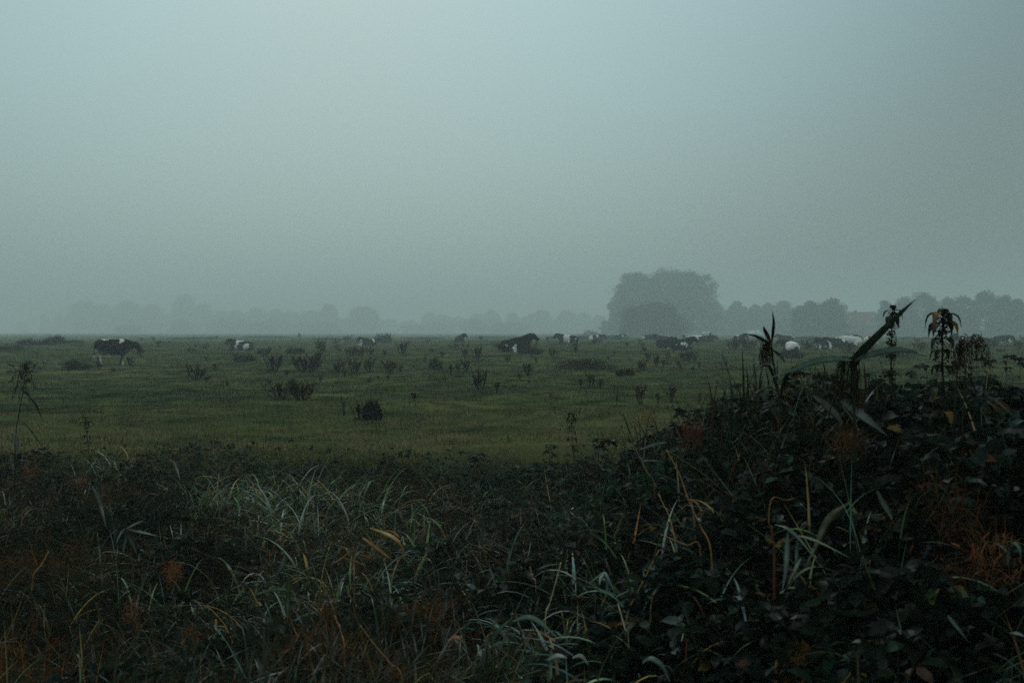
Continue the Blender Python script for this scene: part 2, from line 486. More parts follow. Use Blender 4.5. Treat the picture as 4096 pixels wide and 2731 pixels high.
# ------------------------------------------------------------------ cows
def loft(V, Fc, pts, sides=14):
    p = np.array([q[:3] for q in pts], float); ry = [q[3] for q in pts]; rz = [q[4] if len(q) > 4 else q[3] for q in pts]
    n = len(p); t = np.gradient(p, axis=0); t /= np.linalg.norm(t, axis=1)[:, None]
    base = len(V)
    for i in range(n):
        up = np.array((0, 0, 1.)) if abs(t[i][2]) < .8 else np.array((1., 0, 0))
        s = np.cross(up, t[i]); s /= np.linalg.norm(s); u = np.cross(t[i], s)
        for k in range(sides):
            a = 2 * math.pi * k / sides
            V.append(tuple(p[i] + math.cos(a) * ry[i] * s + math.sin(a) * rz[i] * u))
    for i in range(n - 1):
        for k in range(sides):
            j = (k + 1) % sides
            Fc.append((base + i * sides + k, base + i * sides + j, base + (i + 1) * sides + j, base + (i + 1) * sides + k))
    V.append(tuple(p[0] - t[0] * ry[0] * .6)); c0 = len(V) - 1
    V.append(tuple(p[-1] + t[-1] * ry[-1] * .6)); c1 = len(V) - 1
    for k in range(sides):
        j = (k + 1) % sides
        Fc.append((c0, base + j, base + k)); e = base + (n - 1) * sides
        Fc.append((c1, e + k, e + j))


def cow_shape(pose, turn=0., neck=0.):
    """One continuous body: trunk, neck, head, ears, legs and tail melted together. +X is forward."""
    V, Fc = [], []
    lie = pose == 'lie'
    def swing(pts, piv, amount):
        out = []
        for q in pts:
            x, y, z = q[0] - piv[0], q[1], q[2] - piv[2]
            c, s = math.cos(neck), math.sin(neck)
            x, z = x * c - z * s, x * s + z * c
            c, s = math.cos(amount), math.sin(amount)
            x, y = x * c - y * s, x * s + y * c
            out.append((x + piv[0], y, z + piv[2]) + tuple(q[3:]))
        return out
    if lie:
        trunk = [(-1.0, 0, .46, .10, .13), (-.92, 0, .46, .24, .28), (-.70, 0, .45, .35, .38), (-.35, 0, .45, .41, .42), (0, 0, .46, .44, .45),
                 (.30, 0, .49, .40, .45), (.55, 0, .52, .32, .43), (.72, 0, .54, .24, .34), (.84, 0, .52, .13, .22)]
        nk = [(.28, 0, .62, .23, .31), (.58, 0, .68, .20, .33), (.82, 0, .80, .16, .28), (.99, 0, .92, .13, .20)]
        hd = [(.98, 0, 1.04, .11, .12), (1.07, 0, .97, .14, .165), (1.21, 0, .85, .118, .145), (1.33, 0, .735, .105, .125), (1.41, 0, .675, .10, .105), (1.44, 0, .65, .08, .08)]
        piv = (.45, 0, .6)
        for s in (1, -1):
            loft(V, Fc, [(-.78, .26 * s, .42, .12, .2), (-.45, .36 * s, .36, .13, .21), (-.16, .43 * s, .24, .10, .13), (-.06, .46 * s, .16, .07, .08)])
            loft(V, Fc, [(-.10, .45 * s, .15, .07, .08), (-.45, .50 * s, .09, .05, .06), (-.25, .55 * s, .07, .045, .045), (.02, .56 * s, .06, .05, .045)])
            loft(V, Fc, [(.50, .20 * s, .36, .13, .18), (.72, .22 * s, .22, .09, .11), (.90, .22 * s, .12, .07, .07)])
            loft(V, Fc, [(.90, .22 * s, .10, .065, .06), (.66, .30 * s, .07, .05, .05), (.56, .32 * s, .06, .05, .045)])
        tail = [(-.98, 0, .62, .04), (-1.06, .06, .42, .03), (-1.05, .16, .16, .03), (-.92, .30, .06, .04), (-.80, .38, .05, .02)]
    else:
        trunk = [(-.97, 0, 1.17, .13, .17), (-.91, 0, 1.13, .22, .265), (-.70, 0, 1.08, .28, .325), (-.40, 0, 1.02, .30, .375), (0, 0, .96, .34, .425),
                 (.30, 0, .965, .32, .425), (.55, 0, .965, .27, .42), (.74, 0, .94, .20, .33), (.86, 0, .90, .12, .20)]
        nk = [(.30, 0, 1.10, .22, .32), (.62, 0, 1.06, .19, .335), (.86, 0, 1.07, .15, .27), (1.04, 0, 1.10, .125, .20)]
        hd = [(1.06, 0, 1.19, .11, .12), (1.15, 0, 1.11, .140, .165), (1.29, 0, .975, .118, .145), (1.40, 0, .845, .105, .125), (1.48, 0, .775, .10, .105), (1.51, 0, .75, .08, .08)]
        piv = (.6, 0, 1.1)
        fs = {'walk': ((.02, .0), (-.24, .0)), 'stand': ((0, .03), (0, -.05))}[pose]
        for s, (a, b) in zip((-1, 1), fs):
            loft(V, Fc, [(.48, .15 * s, .98, .11, .17), (.50, .17 * s, .70, .085, .115), (.50 + a * .6, .17 * s, .42, .055, .062), (.50 + a, .16 * s, .13, .038, .042),
                         (.53 + a, .16 * s, .06, .05, .05), (.54 + a, .16 * s, .01, .055, .06)], 10)
        for s, b in zip((-1, 1), {'walk': (.12, -.16), 'stand': (0.04, -.05)}[pose]):
            loft(V, Fc, [(-.68, .15 * s, 1.02, .13, .23), (-.60 + .2 * b, .19 * s, .76, .115, .18), (-.74 + .6 * b, .18 * s, .50, .06, .085), (-.76 + b, .17 * s, .32, .045, .05),
                         (-.76 + b * 1.2, .17 * s, .13, .038, .042), (-.72 + b * 1.25, .17 * s, .06, .05, .05), (-.70 + b * 1.25, .17 * s, .01, .055, .06)], 10)
        loft(V, Fc, [(-.58, 0, .70, .09, .09), (-.46, 0, .66, .16, .14), (-.32, 0, .68, .12, .09)], 10)
        for s in (1, -1):
            loft(V, Fc, [(-.52, .07 * s, .56, .025, .025), (-.52, .07 * s, .49, .018, .018)], 8)
            loft(V, Fc, [(-.40, .07 * s, .56, .025, .025), (-.40, .07 * s, .49, .018, .018)], 8)
        tail = [(-.94, 0, 1.30, .045), (-1.03, 0, 1.15, .035), (-1.05, 0, .80, .028), (-1.04, 0, .56, .03), (-1.04, 0, .46, .05), (-1.03, 0, .32, .02)]
    loft(V, Fc, trunk, 18)
    loft(V, Fc, [nk[0]] + swing(nk[1:2], piv, turn * .4) + swing(nk[2:], piv, turn * .8))
    loft(V, Fc, swing(hd, piv, turn))
    p = hd[0]
    for s in (1, -1):
        loft(V, Fc, swing([(p[0] + .0, .08 * s, p[2] + .02, .04, .04), (p[0] - .04, .18 * s, p[2] + .03, .065, .035), (p[0] - .07, .27 * s, p[2] + .03, .06, .03), (p[0] - .08, .33 * s, p[2] + .02, .025, .018)], piv, turn), 8)
    loft(V, Fc, tail, 8)
    me = bpy.data.meshes.new('cow_raw'); me.from_pydata(V, [], Fc); me.update()
    o = bpy.data.objects.new('cow_raw', me); COL.objects.link(o)
    r = o.modifiers.new('r', 'REMESH'); r.mode = 'VOXEL'; r.voxel_size = .026; r.use_smooth_shade = True
    s = o.modifiers.new('s', 'SMOOTH'); s.factor = .5; s.iterations = 5
    bpy.context.view_layer.update()
    ev = o.evaluated_get(bpy.context.evaluated_depsgraph_get())
    res = bpy.data.meshes.new_from_object(ev)
    bpy.data.objects.remove(o); bpy.data.meshes.remove(me)
    # where the eyes sit
    eyes = swing([(hd[1][0] + .01, .098, hd[1][2] + .02), (hd[1][0] + .01, -.098, hd[1][2] + .02)], piv, turn)
    return res, eyes


BLACK = np.array((.011, .011, .012)); WHITE = np.array((.80, .76, .69)); PINK = np.array((.33, .24, .20))


def paint(me, base, spots, seed):
    n = len(me.vertices); co = np.zeros(n * 3, np.float32); me.vertices.foreach_get('co', co); co = co.reshape(-1, 3)
    q = co + .035 * np.stack([np.sin(co[:, 1] * 17 + seed) + np.sin(co[:, 2] * 23), np.sin(co[:, 0] * 19 + seed * 2), np.sin(co[:, 0] * 21 + co[:, 1] * 13 + seed)], 1)
    col = np.tile(BLACK if base == 'b' else WHITE, (n, 1))
    for c, x, y, z, rx, ry, rz in spots:
        m = ((q[:, 0] - x) / rx) ** 2 + ((q[:, 1] - y) / ry) ** 2 + ((q[:, 2] - z) / rz) ** 2 < 1
        col[m] = {'w': WHITE, 'b': BLACK, 'p': PINK}[c]
    hoof = co[:, 2] < .05
    col[hoof] = np.minimum(col[hoof], (.05, .045, .04))
    a = me.attributes.new('Col', 'FLOAT_COLOR', 'POINT')
    a.data.foreach_set('color', np.concatenate([col, np.ones((n, 1))], 1).astype(np.float32).ravel())
    me.materials.clear(); me.materials.append(M_COAT)


_shape = {}


def cow(px, d, heading, pose, turn, neck, base, spots, label, scale=1.0, dz=0., seed=0, pitch=0):
    if pose == 'lie': neck -= .06; dz -= .06
    else: dz -= .04
    key = (pose, round(turn, 2), round(neck, 2))
    if key not in _shape: _shape[key] = cow_shape(pose, turn, neck)
    src, eyes = _shape[key]
    me = src.copy(); paint(me, base, spots, seed)
    x = (px - CX) / F * d
    t = thing('cow', (x, d, gz(x, d) + dz - .02), label, 'cow', 'black and white cows in the pasture', R(heading), (scale,) * 3)
    t.rotation_euler = (0, -R(pitch), R(heading))
    link('body', me, t)
    for e in eyes:
        mb = MB(); a = np.linspace(0, 2 * np.pi, 7)[:-1]
        ring = [(e[0] + .018 * math.cos(k), e[1], e[2] + .018 * math.sin(k)) for k in a]
        s = 1 if e[1] > 0 else -1
        mb.add(ring + [(e[0], e[1] + .012, e[2]), (e[0], e[1] - .012, e[2])], [(i, (i + 1) % 6, 6) for i in range(6)] + [((i + 1) % 6, i, 7) for i in range(6)], None, (.008, .007, .006))
        mb.build('eye', M_GLASS, t)
    return t


BLAZE = ('w', 1.2, 0, 1.08, .2, .04, .14)
TAILW = ('w', -1.0, .2, .08, .3, .3, .09)
cow(456, 53, 0, 'walk', 0, 0, 'b', [('w', -.47, 0, 1.44, .27, .24, .13), ('w', .43, 0, 1.34, .12, .5, .2), ('w', .52, 0, .15, .3, .03, .0001),
    ('p', -.40, 0, .62, .24, .22, .17), ('w', -.62, -.19, .30, .22, .14, .36), ('p', -.52, -.19, .62, .16, .2, .14), ('w', -1.04, 0, .4, .1, .1, .13), ('w', .54, -.16, .14, .12, .1, .15)],
    'black cow walking to the right with a white withers band and pale udder', seed=1)
cow(966, 86, 180, 'lie', 0, .05, 'b', [BLAZE, ('w', .28, 0, .72, .16, .6, .3), ('w', .42, 0, .3, .16, .6, .4), ('w', -.5, .3, .42, .24, .4, .28), ('w', .0, .1, .92, .3, .2, .14)],
    'lying cow facing left with white blaze and large white hip patch, nearest the walking one', seed=2)
cow(1468, 105, 208, 'lie', .5, 0, 'b', [('w', 1.15, 0, .95, .5, .07, .5), ('w', .78, .0, .5, .16, .5, .4), ('w', -.62, 0, .72, .14, .6, .3), ('w', .8, .2, .08, .3, .3, .1)],
    'lying cow with white chest and white rump stripe behind three brown dock clumps', seed=3)
cow(1840, 115, -70, 'lie', .5, .1, 'b', [], 'all black cow lying end-on, a dark peaked shape on the skyline', seed=4)
cow(2066, 62, 8, 'lie', .15, .04, 'b', [('w', -.14, -.42, .30, .13, .25, .24), ('w', -.62, -.36, .52, .08, .12, .04), ('w', 1.02, -.05, 1.1, .05, .06, .06), ('w', -.3, -.5, .06, .12, .1, .05)],
    'large black cow lying with raised head and white knee, tall weeds behind its back', scale=1.05, seed=5, pitch=6, dz=.04)
cow(2272, 97, 176, 'lie', .1, 0, 'b', [('w', .12, 0, .5, .34, .8, .8), ('w', -1.0, .2, .1, .22, .4, .1), ('w', -.75, .3, .55, .08, .2, .06)],
    'lying cow with black head and rear and a broad white middle', seed=6)
cow(2385, 135, 6, 'lie', 0, -.1, 'b', [('w', -.8, 0, .4, .34, .7, .5), ('w', .12, 0, .78, .14, .6, .3)],
    'lying cow with white rump and pale shoulder spot, in front of the long far hedge', seed=7)
cow(2474, 165, -40, 'lie', .4, 0, 'b', [('w', .9, 0, .6, .2, .3, .3), ('w', .0, 0, .9, .2, .3, .1)], 'tiny faint cow furthest back near the big trees', seed=8)
cow(2596, 148, 15, 'lie', 0, -.1, 'b', [('w', -.95, 0, .45, .2, .6, .25)], 'far black cow lying with a pale tail end, next to the big trees', seed=9)
cow(2650, 122, 172, 'lie', .2, .1, 'b', [], 'black cow lying half hidden behind the one with a white poll', seed=10)
cow(2660, 85, -62, 'lie', .35, 0, 'b', [('w', .2, 0, .98, .14, .13, .12), ('w', .8, -.2, .05, .3, .15, .12), ('w', 1.1, .1, 1.0, .06, .05, .05), ('w', -.2, .5, .07, .15, .15, .06)],
    'black cow lying towards the camera with a white top spot and one white foot', seed=11)
cow(2728, 78, 40, 'lie', -.55, .05, 'b', [('w', -.25, -.3, .55, .40, .3, .12), ('w', .02, -.42, .36, .15, .3, .24), ('w', .1, -.2, .92, .1, .1, .06), ('w', -.9, -.1, .5, .1, .2, .05)],
    'black cow with both ears up and a white line curving over its haunch', scale=1.04, seed=12)
cow(2793, 130, 170, 'lie', .3, -.3, 'w', [('b', -.2, .4, .6, .2, .3, .2), ('b', -.8, 0, .9, .2, .4, .2)], 'white cow lying flat in front of the standing white one', seed=13)
cow(2828, 150, 35, 'stand', -.2, -.5, 'w', [('b', .35, -.2, .9, .25, .4, .5), ('b', -.25, -.3, 1.25, .08, .4, .25), ('b', .95, 0, 1.1, .35, .3, .3), ('b', -.1, .2, .6, .3, .3, .2)],
    'white and black cow standing with lowered head among lying ones', seed=14)
cow(2828, 124, 8, 'lie', 0, -.25, 'b', [], 'black cow lying low in front of the standing white one', seed=15)
cow(2954, 110, -75, 'lie', .5, .05, 'b', [('w', .55, .36, .45, .3, .14, .4), ('w', .2, -.2, .92, .3, .2, .12), ('w', .55, -.4, .5, .2, .1, .3)],
    'cow lying towards the camera with black face and white shoulder flashes', seed=16)
cow(3140, 130, 180, 'lie', 0, .05, 'b', [], 'plain dark cow lying side-on behind the white-backed one', seed=17)
cow(3163, 76, 100, 'lie', 1.15, -.05, 'b', [('w', -.45, 0, .60, .62, .7, .5), ('b', -.95, 0, .22, .25, .26, .24), ('w', 1.1, 0, 1.0, .09, .1, .09)],
    'cow seen from behind with a rounded white back and dark tail end', scale=1.0, seed=18)
cow(3300, 85, 205, 'lie', .2, .0, 'b', [('w', .74, .1, .3, .1, .4, .3), ('w', -.15, .4, .4, .14, .3, .5), ('w', .3, .4, .3, .1, .2, .1)],
    'black cow lying with white forelegs, beside the cream one', seed=19)
cow(3342, 91, 160, 'lie', -.6, -.1, 'b', [('w', -.75, 0, .72, .13, .6, .2)], 'black cow lying behind the white-legged one, white patch on its rump', seed=20)
cow(3403, 95, 190, 'lie', -.4, -.4, 'w', [('b', .9, .1, .95, .1, .2, .06)], 'cream white cow lying stretched behind dock stalks', scale=1.12, seed=21)
cow(3400, 140, 5, 'lie', .2, -.2, 'b', [('w', .2, 0, .88, .15, .5, .14)], 'far black cow with one white saddle spot behind the cream one', seed=22)
cow(3484, 112, 30, 'lie', 0, 0, 'w', [('b', -.3, 0, .6, .5, .6, .3)], 'pale cow mostly hidden behind the large slanting reed leaf', seed=23)
cow(3815, 98, 82, 'stand', -.3, -.3, 'b', [('w', -.3, .25, 1.42, .3, .14, .12), ('w', -.3, -.26, 1.38, .3, .12, .1), ('p', -.85, .0, .62, .3, .12, .2), ('w', -.9, -.1, .6, .2, .1, .2)],
    'black cow standing rear-on beside the yellowing nettle', seed=24)
cow(3858, 106, 75, 'lie', .3, 0, 'b', [('w', -.3, .2, .86, .5, .1, .1)], 'cow lying behind the drooping reed plume with a white back line', seed=25)
cow(3950, 105, 200, 'lie', -.2, -.1, 'b', [('w', .8, .2, .2, .16, .3, .3), ('w', .88, .2, .06, .2, .3, .08)], 'black cow lying with a white foreleg, left one of the far right pair', seed=26)
cow(4010, 118, 2, 'lie', 0, -.35, 'b', [('w', -.65, -.4, .14, .4, .3, .12), ('w', .1, -.4, .14, .3, .2, .1), ('w', .62, -.25, .3, .2, .2, .26)],
    'black cow lying with white belly and stretched-out head, right one of the far right pair', scale=1.1, seed=27)
for m_, _e in _shape.values(): bpy.data.meshes.remove(m_)


# ------------------------------------------------------------------ trees and the farm in the mist
def crown(mb, W_, H_, z0, nl, per, leaf, tint, wob=.28, boxy=False):
    """Leaf clumps through the volume of many uneven lobes that fill a dome down to the skirt."""
    rx = W_ / 2; sh = rng.uniform(.15, .62); skew = rng.normal(0, .12) * rx; pw = rng.uniform(1.5, 3.0)
    if boxy: sh, skew, pw = .62, 0, 2.4
    for k in range(nl):
        h = (k + rng.random()) / nl                      # 0 skirt .. 1 top
        prof = math.sqrt(max(.02, 1 - max(0., (h - sh) / (1 - sh)) ** pw)) * (1 if h > .12 else .9)
        s = rng.uniform(.13, .34 if boxy else .48) * min(rx, H_ * .55)
        a = k * 2.4 + rng.normal(0, .4)
        rr = max(0., prof * rx - s * rng.uniform(.75, 1.1)) * rng.uniform(.62, 1.16)
        c = np.array((math.cos(a) * rr + skew * (h - .4), math.sin(a) * rr, z0 + min(h * H_ * rng.uniform(.9, 1.04), H_ - s * .7)))
        n = int(per * rng.uniform(.7, 1.3))
        v = rng.standard_normal((n, 3)); v /= np.linalg.norm(v, axis=1)[:, None]
        v *= (rng.random((n, 1)) ** .5) * 1.04
        p = c + v * s * np.array((1.2, 1.2, .9)) * (1 + wob * rng.standard_normal((n, 1)) * .4)
        cards(mb, p, leaf * rng.uniform(.6, 1.5, n), jit(np.asarray(tint) * rng.uniform(.75, 1.25), n, .3, .1))
    n = int(nl * per * .35)                              # leaves filling the middle
    h = rng.random(n); a = rng.random(n) * 6.283
    r = rx * np.sqrt(rng.random(n)) * np.sqrt(np.maximum(.02, 1 - np.maximum(0, (h - .3) / .7) ** 2)) * .86
    cards(mb, np.stack([np.cos(a) * r, np.sin(a) * r, z0 + h * H_ * .95], 1), leaf * rng.uniform(.8, 1.6, n), jit(np.asarray(tint) * .9, n, .3, .1))


def tree(px, top, wpx, d, label, tint=(.060, .066, .036), stem=.22, cat='tree', group='trees in the mist', nl=15, per=210, base=None):
    x = (px - CX) / F * d
    zb = gz(x, d) if base is None else base
    ht = H - (top - PH) / F * d - zb; wd = wpx / F * d
    t = thing('tree', (x, d, zb), label, cat, group, rng.random() * 6.28)
    mb = MB(); k = ht * .022 + .08
    tube(mb, spline([(0, 0, -.3), (rng.normal(0, .1), rng.normal(0, .1), ht * .3), (rng.normal(0, .3), rng.normal(0, .3), ht * .8)], 6), np.linspace(k, k * .2, 6), 7, (.05, .04, .03))
    for i in range(7):
        a = i * 2.4 + rng.random(); z1 = ht * rng.uniform(.18, .5)
        e = np.array((math.cos(a) * wd * .36, math.sin(a) * wd * .36, min(ht * .88, z1 + ht * rng.uniform(.15, .4))))
        tube(mb, spline([(0, 0, z1), (e[0] * .45, e[1] * .45, z1 + (e[2] - z1) * .35), e], 5), np.linspace(k * .5, k * .1, 5), 5, (.05, .04, .03))
    mb.build('trunk', M_BARK, t)
    mb = MB(); crown(mb, wd * 1.18, ht * (1 - stem), ht * stem, nl, per, max(.40, d / F * 4.6), tint, boxy=1078 <= top <= 1094)
    mb.build('crown', M_TREE, t)
    return t


OL, DK, BR = (.070, .074, .042), (.038, .046, .032), (.090, .078, .048)
TREES = [
    # left wood, far back
    (89, 1290, 40, 760, 'tiny ghostly tree at the far left end of the left wood', OL, .1),
    (179, 1256, 36, 740, 'thin pointed ghostly tree left of the left wood', OL, .08),
    (238, 1252, 50, 740, 'slim faint tree at the start of the left wood', OL, .06),
    (333, 1202, 130, 640, 'broad rounded tree opening the left wood', OL, .03),
    (410, 1216, 110, 640, 'low flat-topped tree second in the left wood', OL, .03),
    (506, 1204, 130, 620, 'domed tree above the walking cow in the left wood', OL, .03),
    (607, 1219, 110, 630, 'even rounded tree between the dome and the tallest of the left wood', OL, .03),
    (738, 1181, 125, 640, 'tallest peaked tree of the left wood', OL, .03),
    (815, 1216, 100, 640, 'sloping shoulder tree right of the left wood peak', OL, .03),
    (890, 1245, 95, 620, 'low tree above the first lying cow', OL, .02),
    (945, 1244, 90, 620, 'level-topped low tree in the lowest stretch of the left wood', OL, .02),
    (1024, 1234, 100, 610, 'gently peaked tree in the lower half of the left wood', OL, .02),
    (1107, 1238, 85, 610, 'round low tree beyond the gentle peak of the left wood', OL, .02),
    (1170, 1246, 80, 600, 'small low tree before the rise of the left wood', OL, .02),
    (1244, 1241, 85, 600, 'bushy tree leaning against the upright one ending the left wood', OL, .02),
    (1315, 1220, 84, 570, 'upright rounded tree ending the left wood', OL, .02),
    (1379, 1277, 60, 580, 'very low scrubby tree in the gap before the lone dome', OL, .02),
    (1462, 1226, 132, 550, 'lone wide domed tree above the round bush', OL, .02),
    # central low wood
    (1563, 1278, 70, 650, 'low scrub tree just right of the lone dome', OL, .02),
    (1640, 1282, 75, 650, 'lowest scrub tree of the central wood', OL, .02),
    (1718, 1250, 70, 620, 'small pointed tree opening the central wood', OL, .02),
    (1771, 1262, 85, 620, 'flat low tree behind the pointed one in the central wood', OL, .02),
    (1837, 1271, 85, 620, 'lowest saddle tree in the central wood', OL, .02),
    (1908, 1257, 70, 600, 'modest round tree left of the central wood peak', OL, .02),
    (1968, 1240, 75, 590, 'peak tree of the central wood', OL, .02),
    (2051, 1254, 60, 590, 'narrow round-topped tree after the central peak', OL, .02),
    (2100, 1268, 70, 590, 'low infill tree in the central wood', OL, .02),
    (2164, 1244, 105, 570, 'wide level tree above the large black cow', OL, .02),
    (2266, 1242, 95, 570, 'bumpy tree above the white-middled cow', OL, .02),
    (2331, 1253, 85, 570, 'descending tree at the right end of the central wood', OL, .02),
    (2395, 1264, 75, 540, 'last low tree of the central wood before the big group', OL, .02),
    # the big group
    (2478, 1175, 85, 375, 'side tree bulging from the left flank of the big group', OL, .05),
    (2552, 1094, 195, 365, 'left tall tree of the big group', OL, .08),
    (2664, 1078, 220, 370, 'middle and broadest tree of the big group', OL, .08),
    (2762, 1085, 190, 365, 'right tall tree of the big group', OL, .08),
    (2612, 1210, 245, 285, 'darker spreading tree standing in front of the big group', DK, .03),
    (2440, 1283, 70, 380, 'small reddish autumn tree at the left foot of the big group', (.13, .062, .040), .02),
    # right of the group
    (2860, 1207, 90, 360, 'young tree against the right flank of the big group', OL, .05),
    (2943, 1206, 95, 355, 'ragged tree with an open top past the big group', BR, .08),
    (3023, 1217, 85, 355, 'thin-crowned tree with sky showing through it', BR, .16),
    (3071, 1212, 60, 360, 'narrow gappy tree beside the thin-crowned one', BR, .12),
    (3125, 1206, 105, 350, 'rounded tree behind the upright spiky reed leaf', OL, .06),
    (3202, 1225, 80, 320, 'low round tree touching the pair before the farmhouse', DK, .03),
    (3243, 1206, 110, 315, 'left domed tree of the pair before the farmhouse', DK, .03),
    (3324, 1194, 125, 310, 'taller pointed tree hiding the end of the farmhouse', DK, .03),
    (3541, 1203, 60, 330, 'upright narrow tree right of the farmhouse gable', DK, .04),
    (3613, 1191, 90, 325, 'tree stepping up behind the first nettle', DK, .03),
    (3696, 1170, 150, 325, 'large domed tree at the tip of the slanting reed leaf', DK, .03),
    (3790, 1190, 90, 320, 'tree directly behind the yellowing nettle top', DK, .03),
    (3851, 1182, 105, 315, 'flat-topped tree right of the yellowing nettle', DK, .03),
    (3940, 1164, 120, 315, 'tallest tree of the right-hand wood', DK, .03),
    (4011, 1182, 110, 310, 'broken-topped tree with a pale gap in the right-hand wood', DK, .04),
    (4075, 1197, 90, 300, 'pointed tree at the right edge of the right-hand wood', DK, .03),
    (4150, 1205, 110, 300, 'tree cut by the right edge of the picture', DK, .03),
]
for px, top, wp, d, lb, tint, st in TREES:
    d *= 1.22 if top == 1210 else 1.8 if px < 2420 else 1.25 if px > 3190 else 1.32 if 2420 < px < 2830 else 1.5
    st = 0 if st < .1 else st
    tree(px, top, wp, d, lb, tint, st, nl=(64 if wp > 170 else 28), per=(420 if wp > 170 else 290))


for k in range(26):
    px = rng.uniform(320, 2440) if k < 19 else rng.uniform(2880, 4090)
    tree(px, rng.uniform(1272, 1300), rng.uniform(70, 150), (rng.uniform(840, 960) if k < 19 else rng.uniform(400, 520)), 'low scrubby tree filling in along the foot of the distant woods', OL if k < 19 else DK, 0,
         group='scrub along the foot of the distant woods', nl=16, per=110)


def bush(px, base, wpx, hpx, label, d=None, tint=(.030, .036, .022), leaf=None, nl=9, per=150, group='bushes in the pasture', twig=8):
    if d is None:
        h = hit(px, base); x, d, z = h
    else:
        x = (px - CX) / F * d; z = gz(x, d)
    wd = wpx / F * d; ht = hpx / F * d
    t = thing('bush', (x, d, z), label, 'bush', group, 0)
    mb = MB(); n = twig * 4
    tips = np.stack([rng.uniform(-.46, .46, n) * wd, rng.uniform(-.3, .3, n) * wd, rng.uniform(.6, 1.12, n) * ht], 1)
    for p in tips:
        tube(mb, spline([(p[0] * .4, p[1] * .4, -.03), (p[0] * .8, p[1] * .8, p[2] * .6), p], 4), np.linspace(.012, .004, 4) * max(1, d / 50), 4, (.035, .025, .018))
    mb.build('stems', M_BARK, t)
    mb = MB(); lf = leaf or max(.05, d / F * 5)
    for k in range(nl):
        u = rng.uniform(-.85, .85)
        hk = ht * (1 - .55 * abs(u) ** 1.5) * rng.uniform(.45, 1.15)
        c = np.array((u * wd / 2, rng.uniform(-.25, .25) * wd, hk * .45))
        m = int(per * rng.uniform(.7, 1.3))
        v = rng.standard_normal((m, 3)); v /= np.linalg.norm(v, axis=1)[:, None]; v *= rng.random((m, 1)) ** .5
        p = c + v * np.array((wd * .2, wd * .18, hk * .6)); p[:, 2] = np.maximum(p[:, 2], .02)
        cards(mb, p, lf * rng.uniform(.6, 1.4, m), jit(np.asarray(tint) * rng.uniform(.8, 1.2), m, .3, .12))
    mb.build('foliage', M_TREE, t)


bush(150, 1374, 150, 34, 'dark hedge-like bush on the left ridge with a hump at its right end', 88, (.022, .030, .022), nl=12)
bush(225, 1360, 70, 36, 'rounded hump bush standing highest on the left ridge', 92, (.020, .028, .022))
bush(296, 1360, 76, 14, 'low flat bush trailing off the left ridge', 98, (.03, .036, .026))
bush(40, 1384, 90, 22, 'brownish low bush at the left edge of the ridge', 72, (.04, .032, .02))
bush(1540, 1355, 84, 40, 'round twiggy bush alone behind the white-chested cow', 130, (.035, .04, .032), twig=14)
bush(300, 1478, 118, 46, 'dark green bush just behind the walking cow', None, (.022, .032, .018))
bush(968, 1447, 92, 38, 'olive bush below the blaze-faced cow', None, (.034, .042, .02))
bush(1178, 1416, 84, 30, 'low olive bush between the first two lying cows', None, (.034, .042, .02))
bush(2333, 1476, 250, 50, 'wide dark bramble mound in the middle of the pasture', None, (.026, .028, .018), nl=16)
bush(2500, 1500, 70, 26, 'small leafy bush at the right foot of the bramble mound', None, (.025, .035, .02))
bush(1490, 1679, 64, 84, 'dense blackish bush standing alone in the near pasture', None, (.020, .027, .016), nl=12, per=110, twig=12)
bush(1744, 1478, 56, 50, 'small dark bush among dock stalks in mid pasture', None, (.024, .026, .018))
bush(2110, 1416, 110, 36, 'low weedy bush in front of the large black cow', None, (.03, .036, .02))
bush(3160, 1432, 100, 34, 'dark bush in front of the white-backed cow', None, (.022, .03, .02))
bush(3560, 1430, 150, 44, 'dark bush in the pasture left of the yellowing nettle', None, (.022, .03, .02))
bush(3250, 1340, 150, 13, 'long low far hedge left of the farmhouse', 190, (.03, .036, .03), nl=14)
bush(3412, 1342, 72, 22, 'small domed far bush below the farmhouse', 180, (.026, .034, .03))
bush(2390, 1354, 240, 21, 'long grey hedge at the foot of the big trees', 185, (.026, .034, .03), nl=18)
bush(2250, 1352, 120, 14, 'low end of the grey hedge behind the white-middled cow', 190, (.026, .034, .03), nl=12)
bush(2365, 1330, 66, 24, 'small round bush left of the reddish autumn tree', 330, (.05, .05, .036))
bush(660, 1360, 50, 9, 'tiny dark far bush above the walking cow', 120, (.028, .034, .026))


for px, base, w, h, d, lb in ((1360, 1352, 240, 10, 170, 'long faint strip of rough growth left of the round twiggy bush'), (760, 1349, 170, 9, 190, 'faint low strip of rough growth beyond the blaze-faced cow'),
                              (1700, 1349, 170, 9, 190, 'faint low strip of rough growth beyond the peaked black cow'), (1960, 1345, 150, 8, 230, 'thin grey strip of rough growth at the skyline above the large black cow'),
                              (1080, 1345, 200, 8, 240, 'very thin grey strip of rough growth on the left skyline'), (3650, 1348, 200, 10, 190, 'thin strip of rough growth behind the nettles')):
    bush(px, base, w, h, lb, d, (.034, .040, .028), nl=14, per=110)


# farmhouse
def box(mb, x0, x1, y0, y1, z0, z1, col):
    mb.add([(x0, y0, z0), (x1, y0, z0), (x1, y1, z0), (x0, y1, z0), (x0, y0, z1), (x1, y0, z1), (x1, y1, z1), (x0, y1, z1)], None,
           [(0, 3, 2, 1), (4, 5, 6, 7), (0, 1, 5, 4), (1, 2, 6, 5), (2, 3, 7, 6), (3, 0, 4, 7)], col)


def bx(name, mat, parent, *a):
    mb = MB(); box(mb, *a); return mb.build(name, mat, parent)


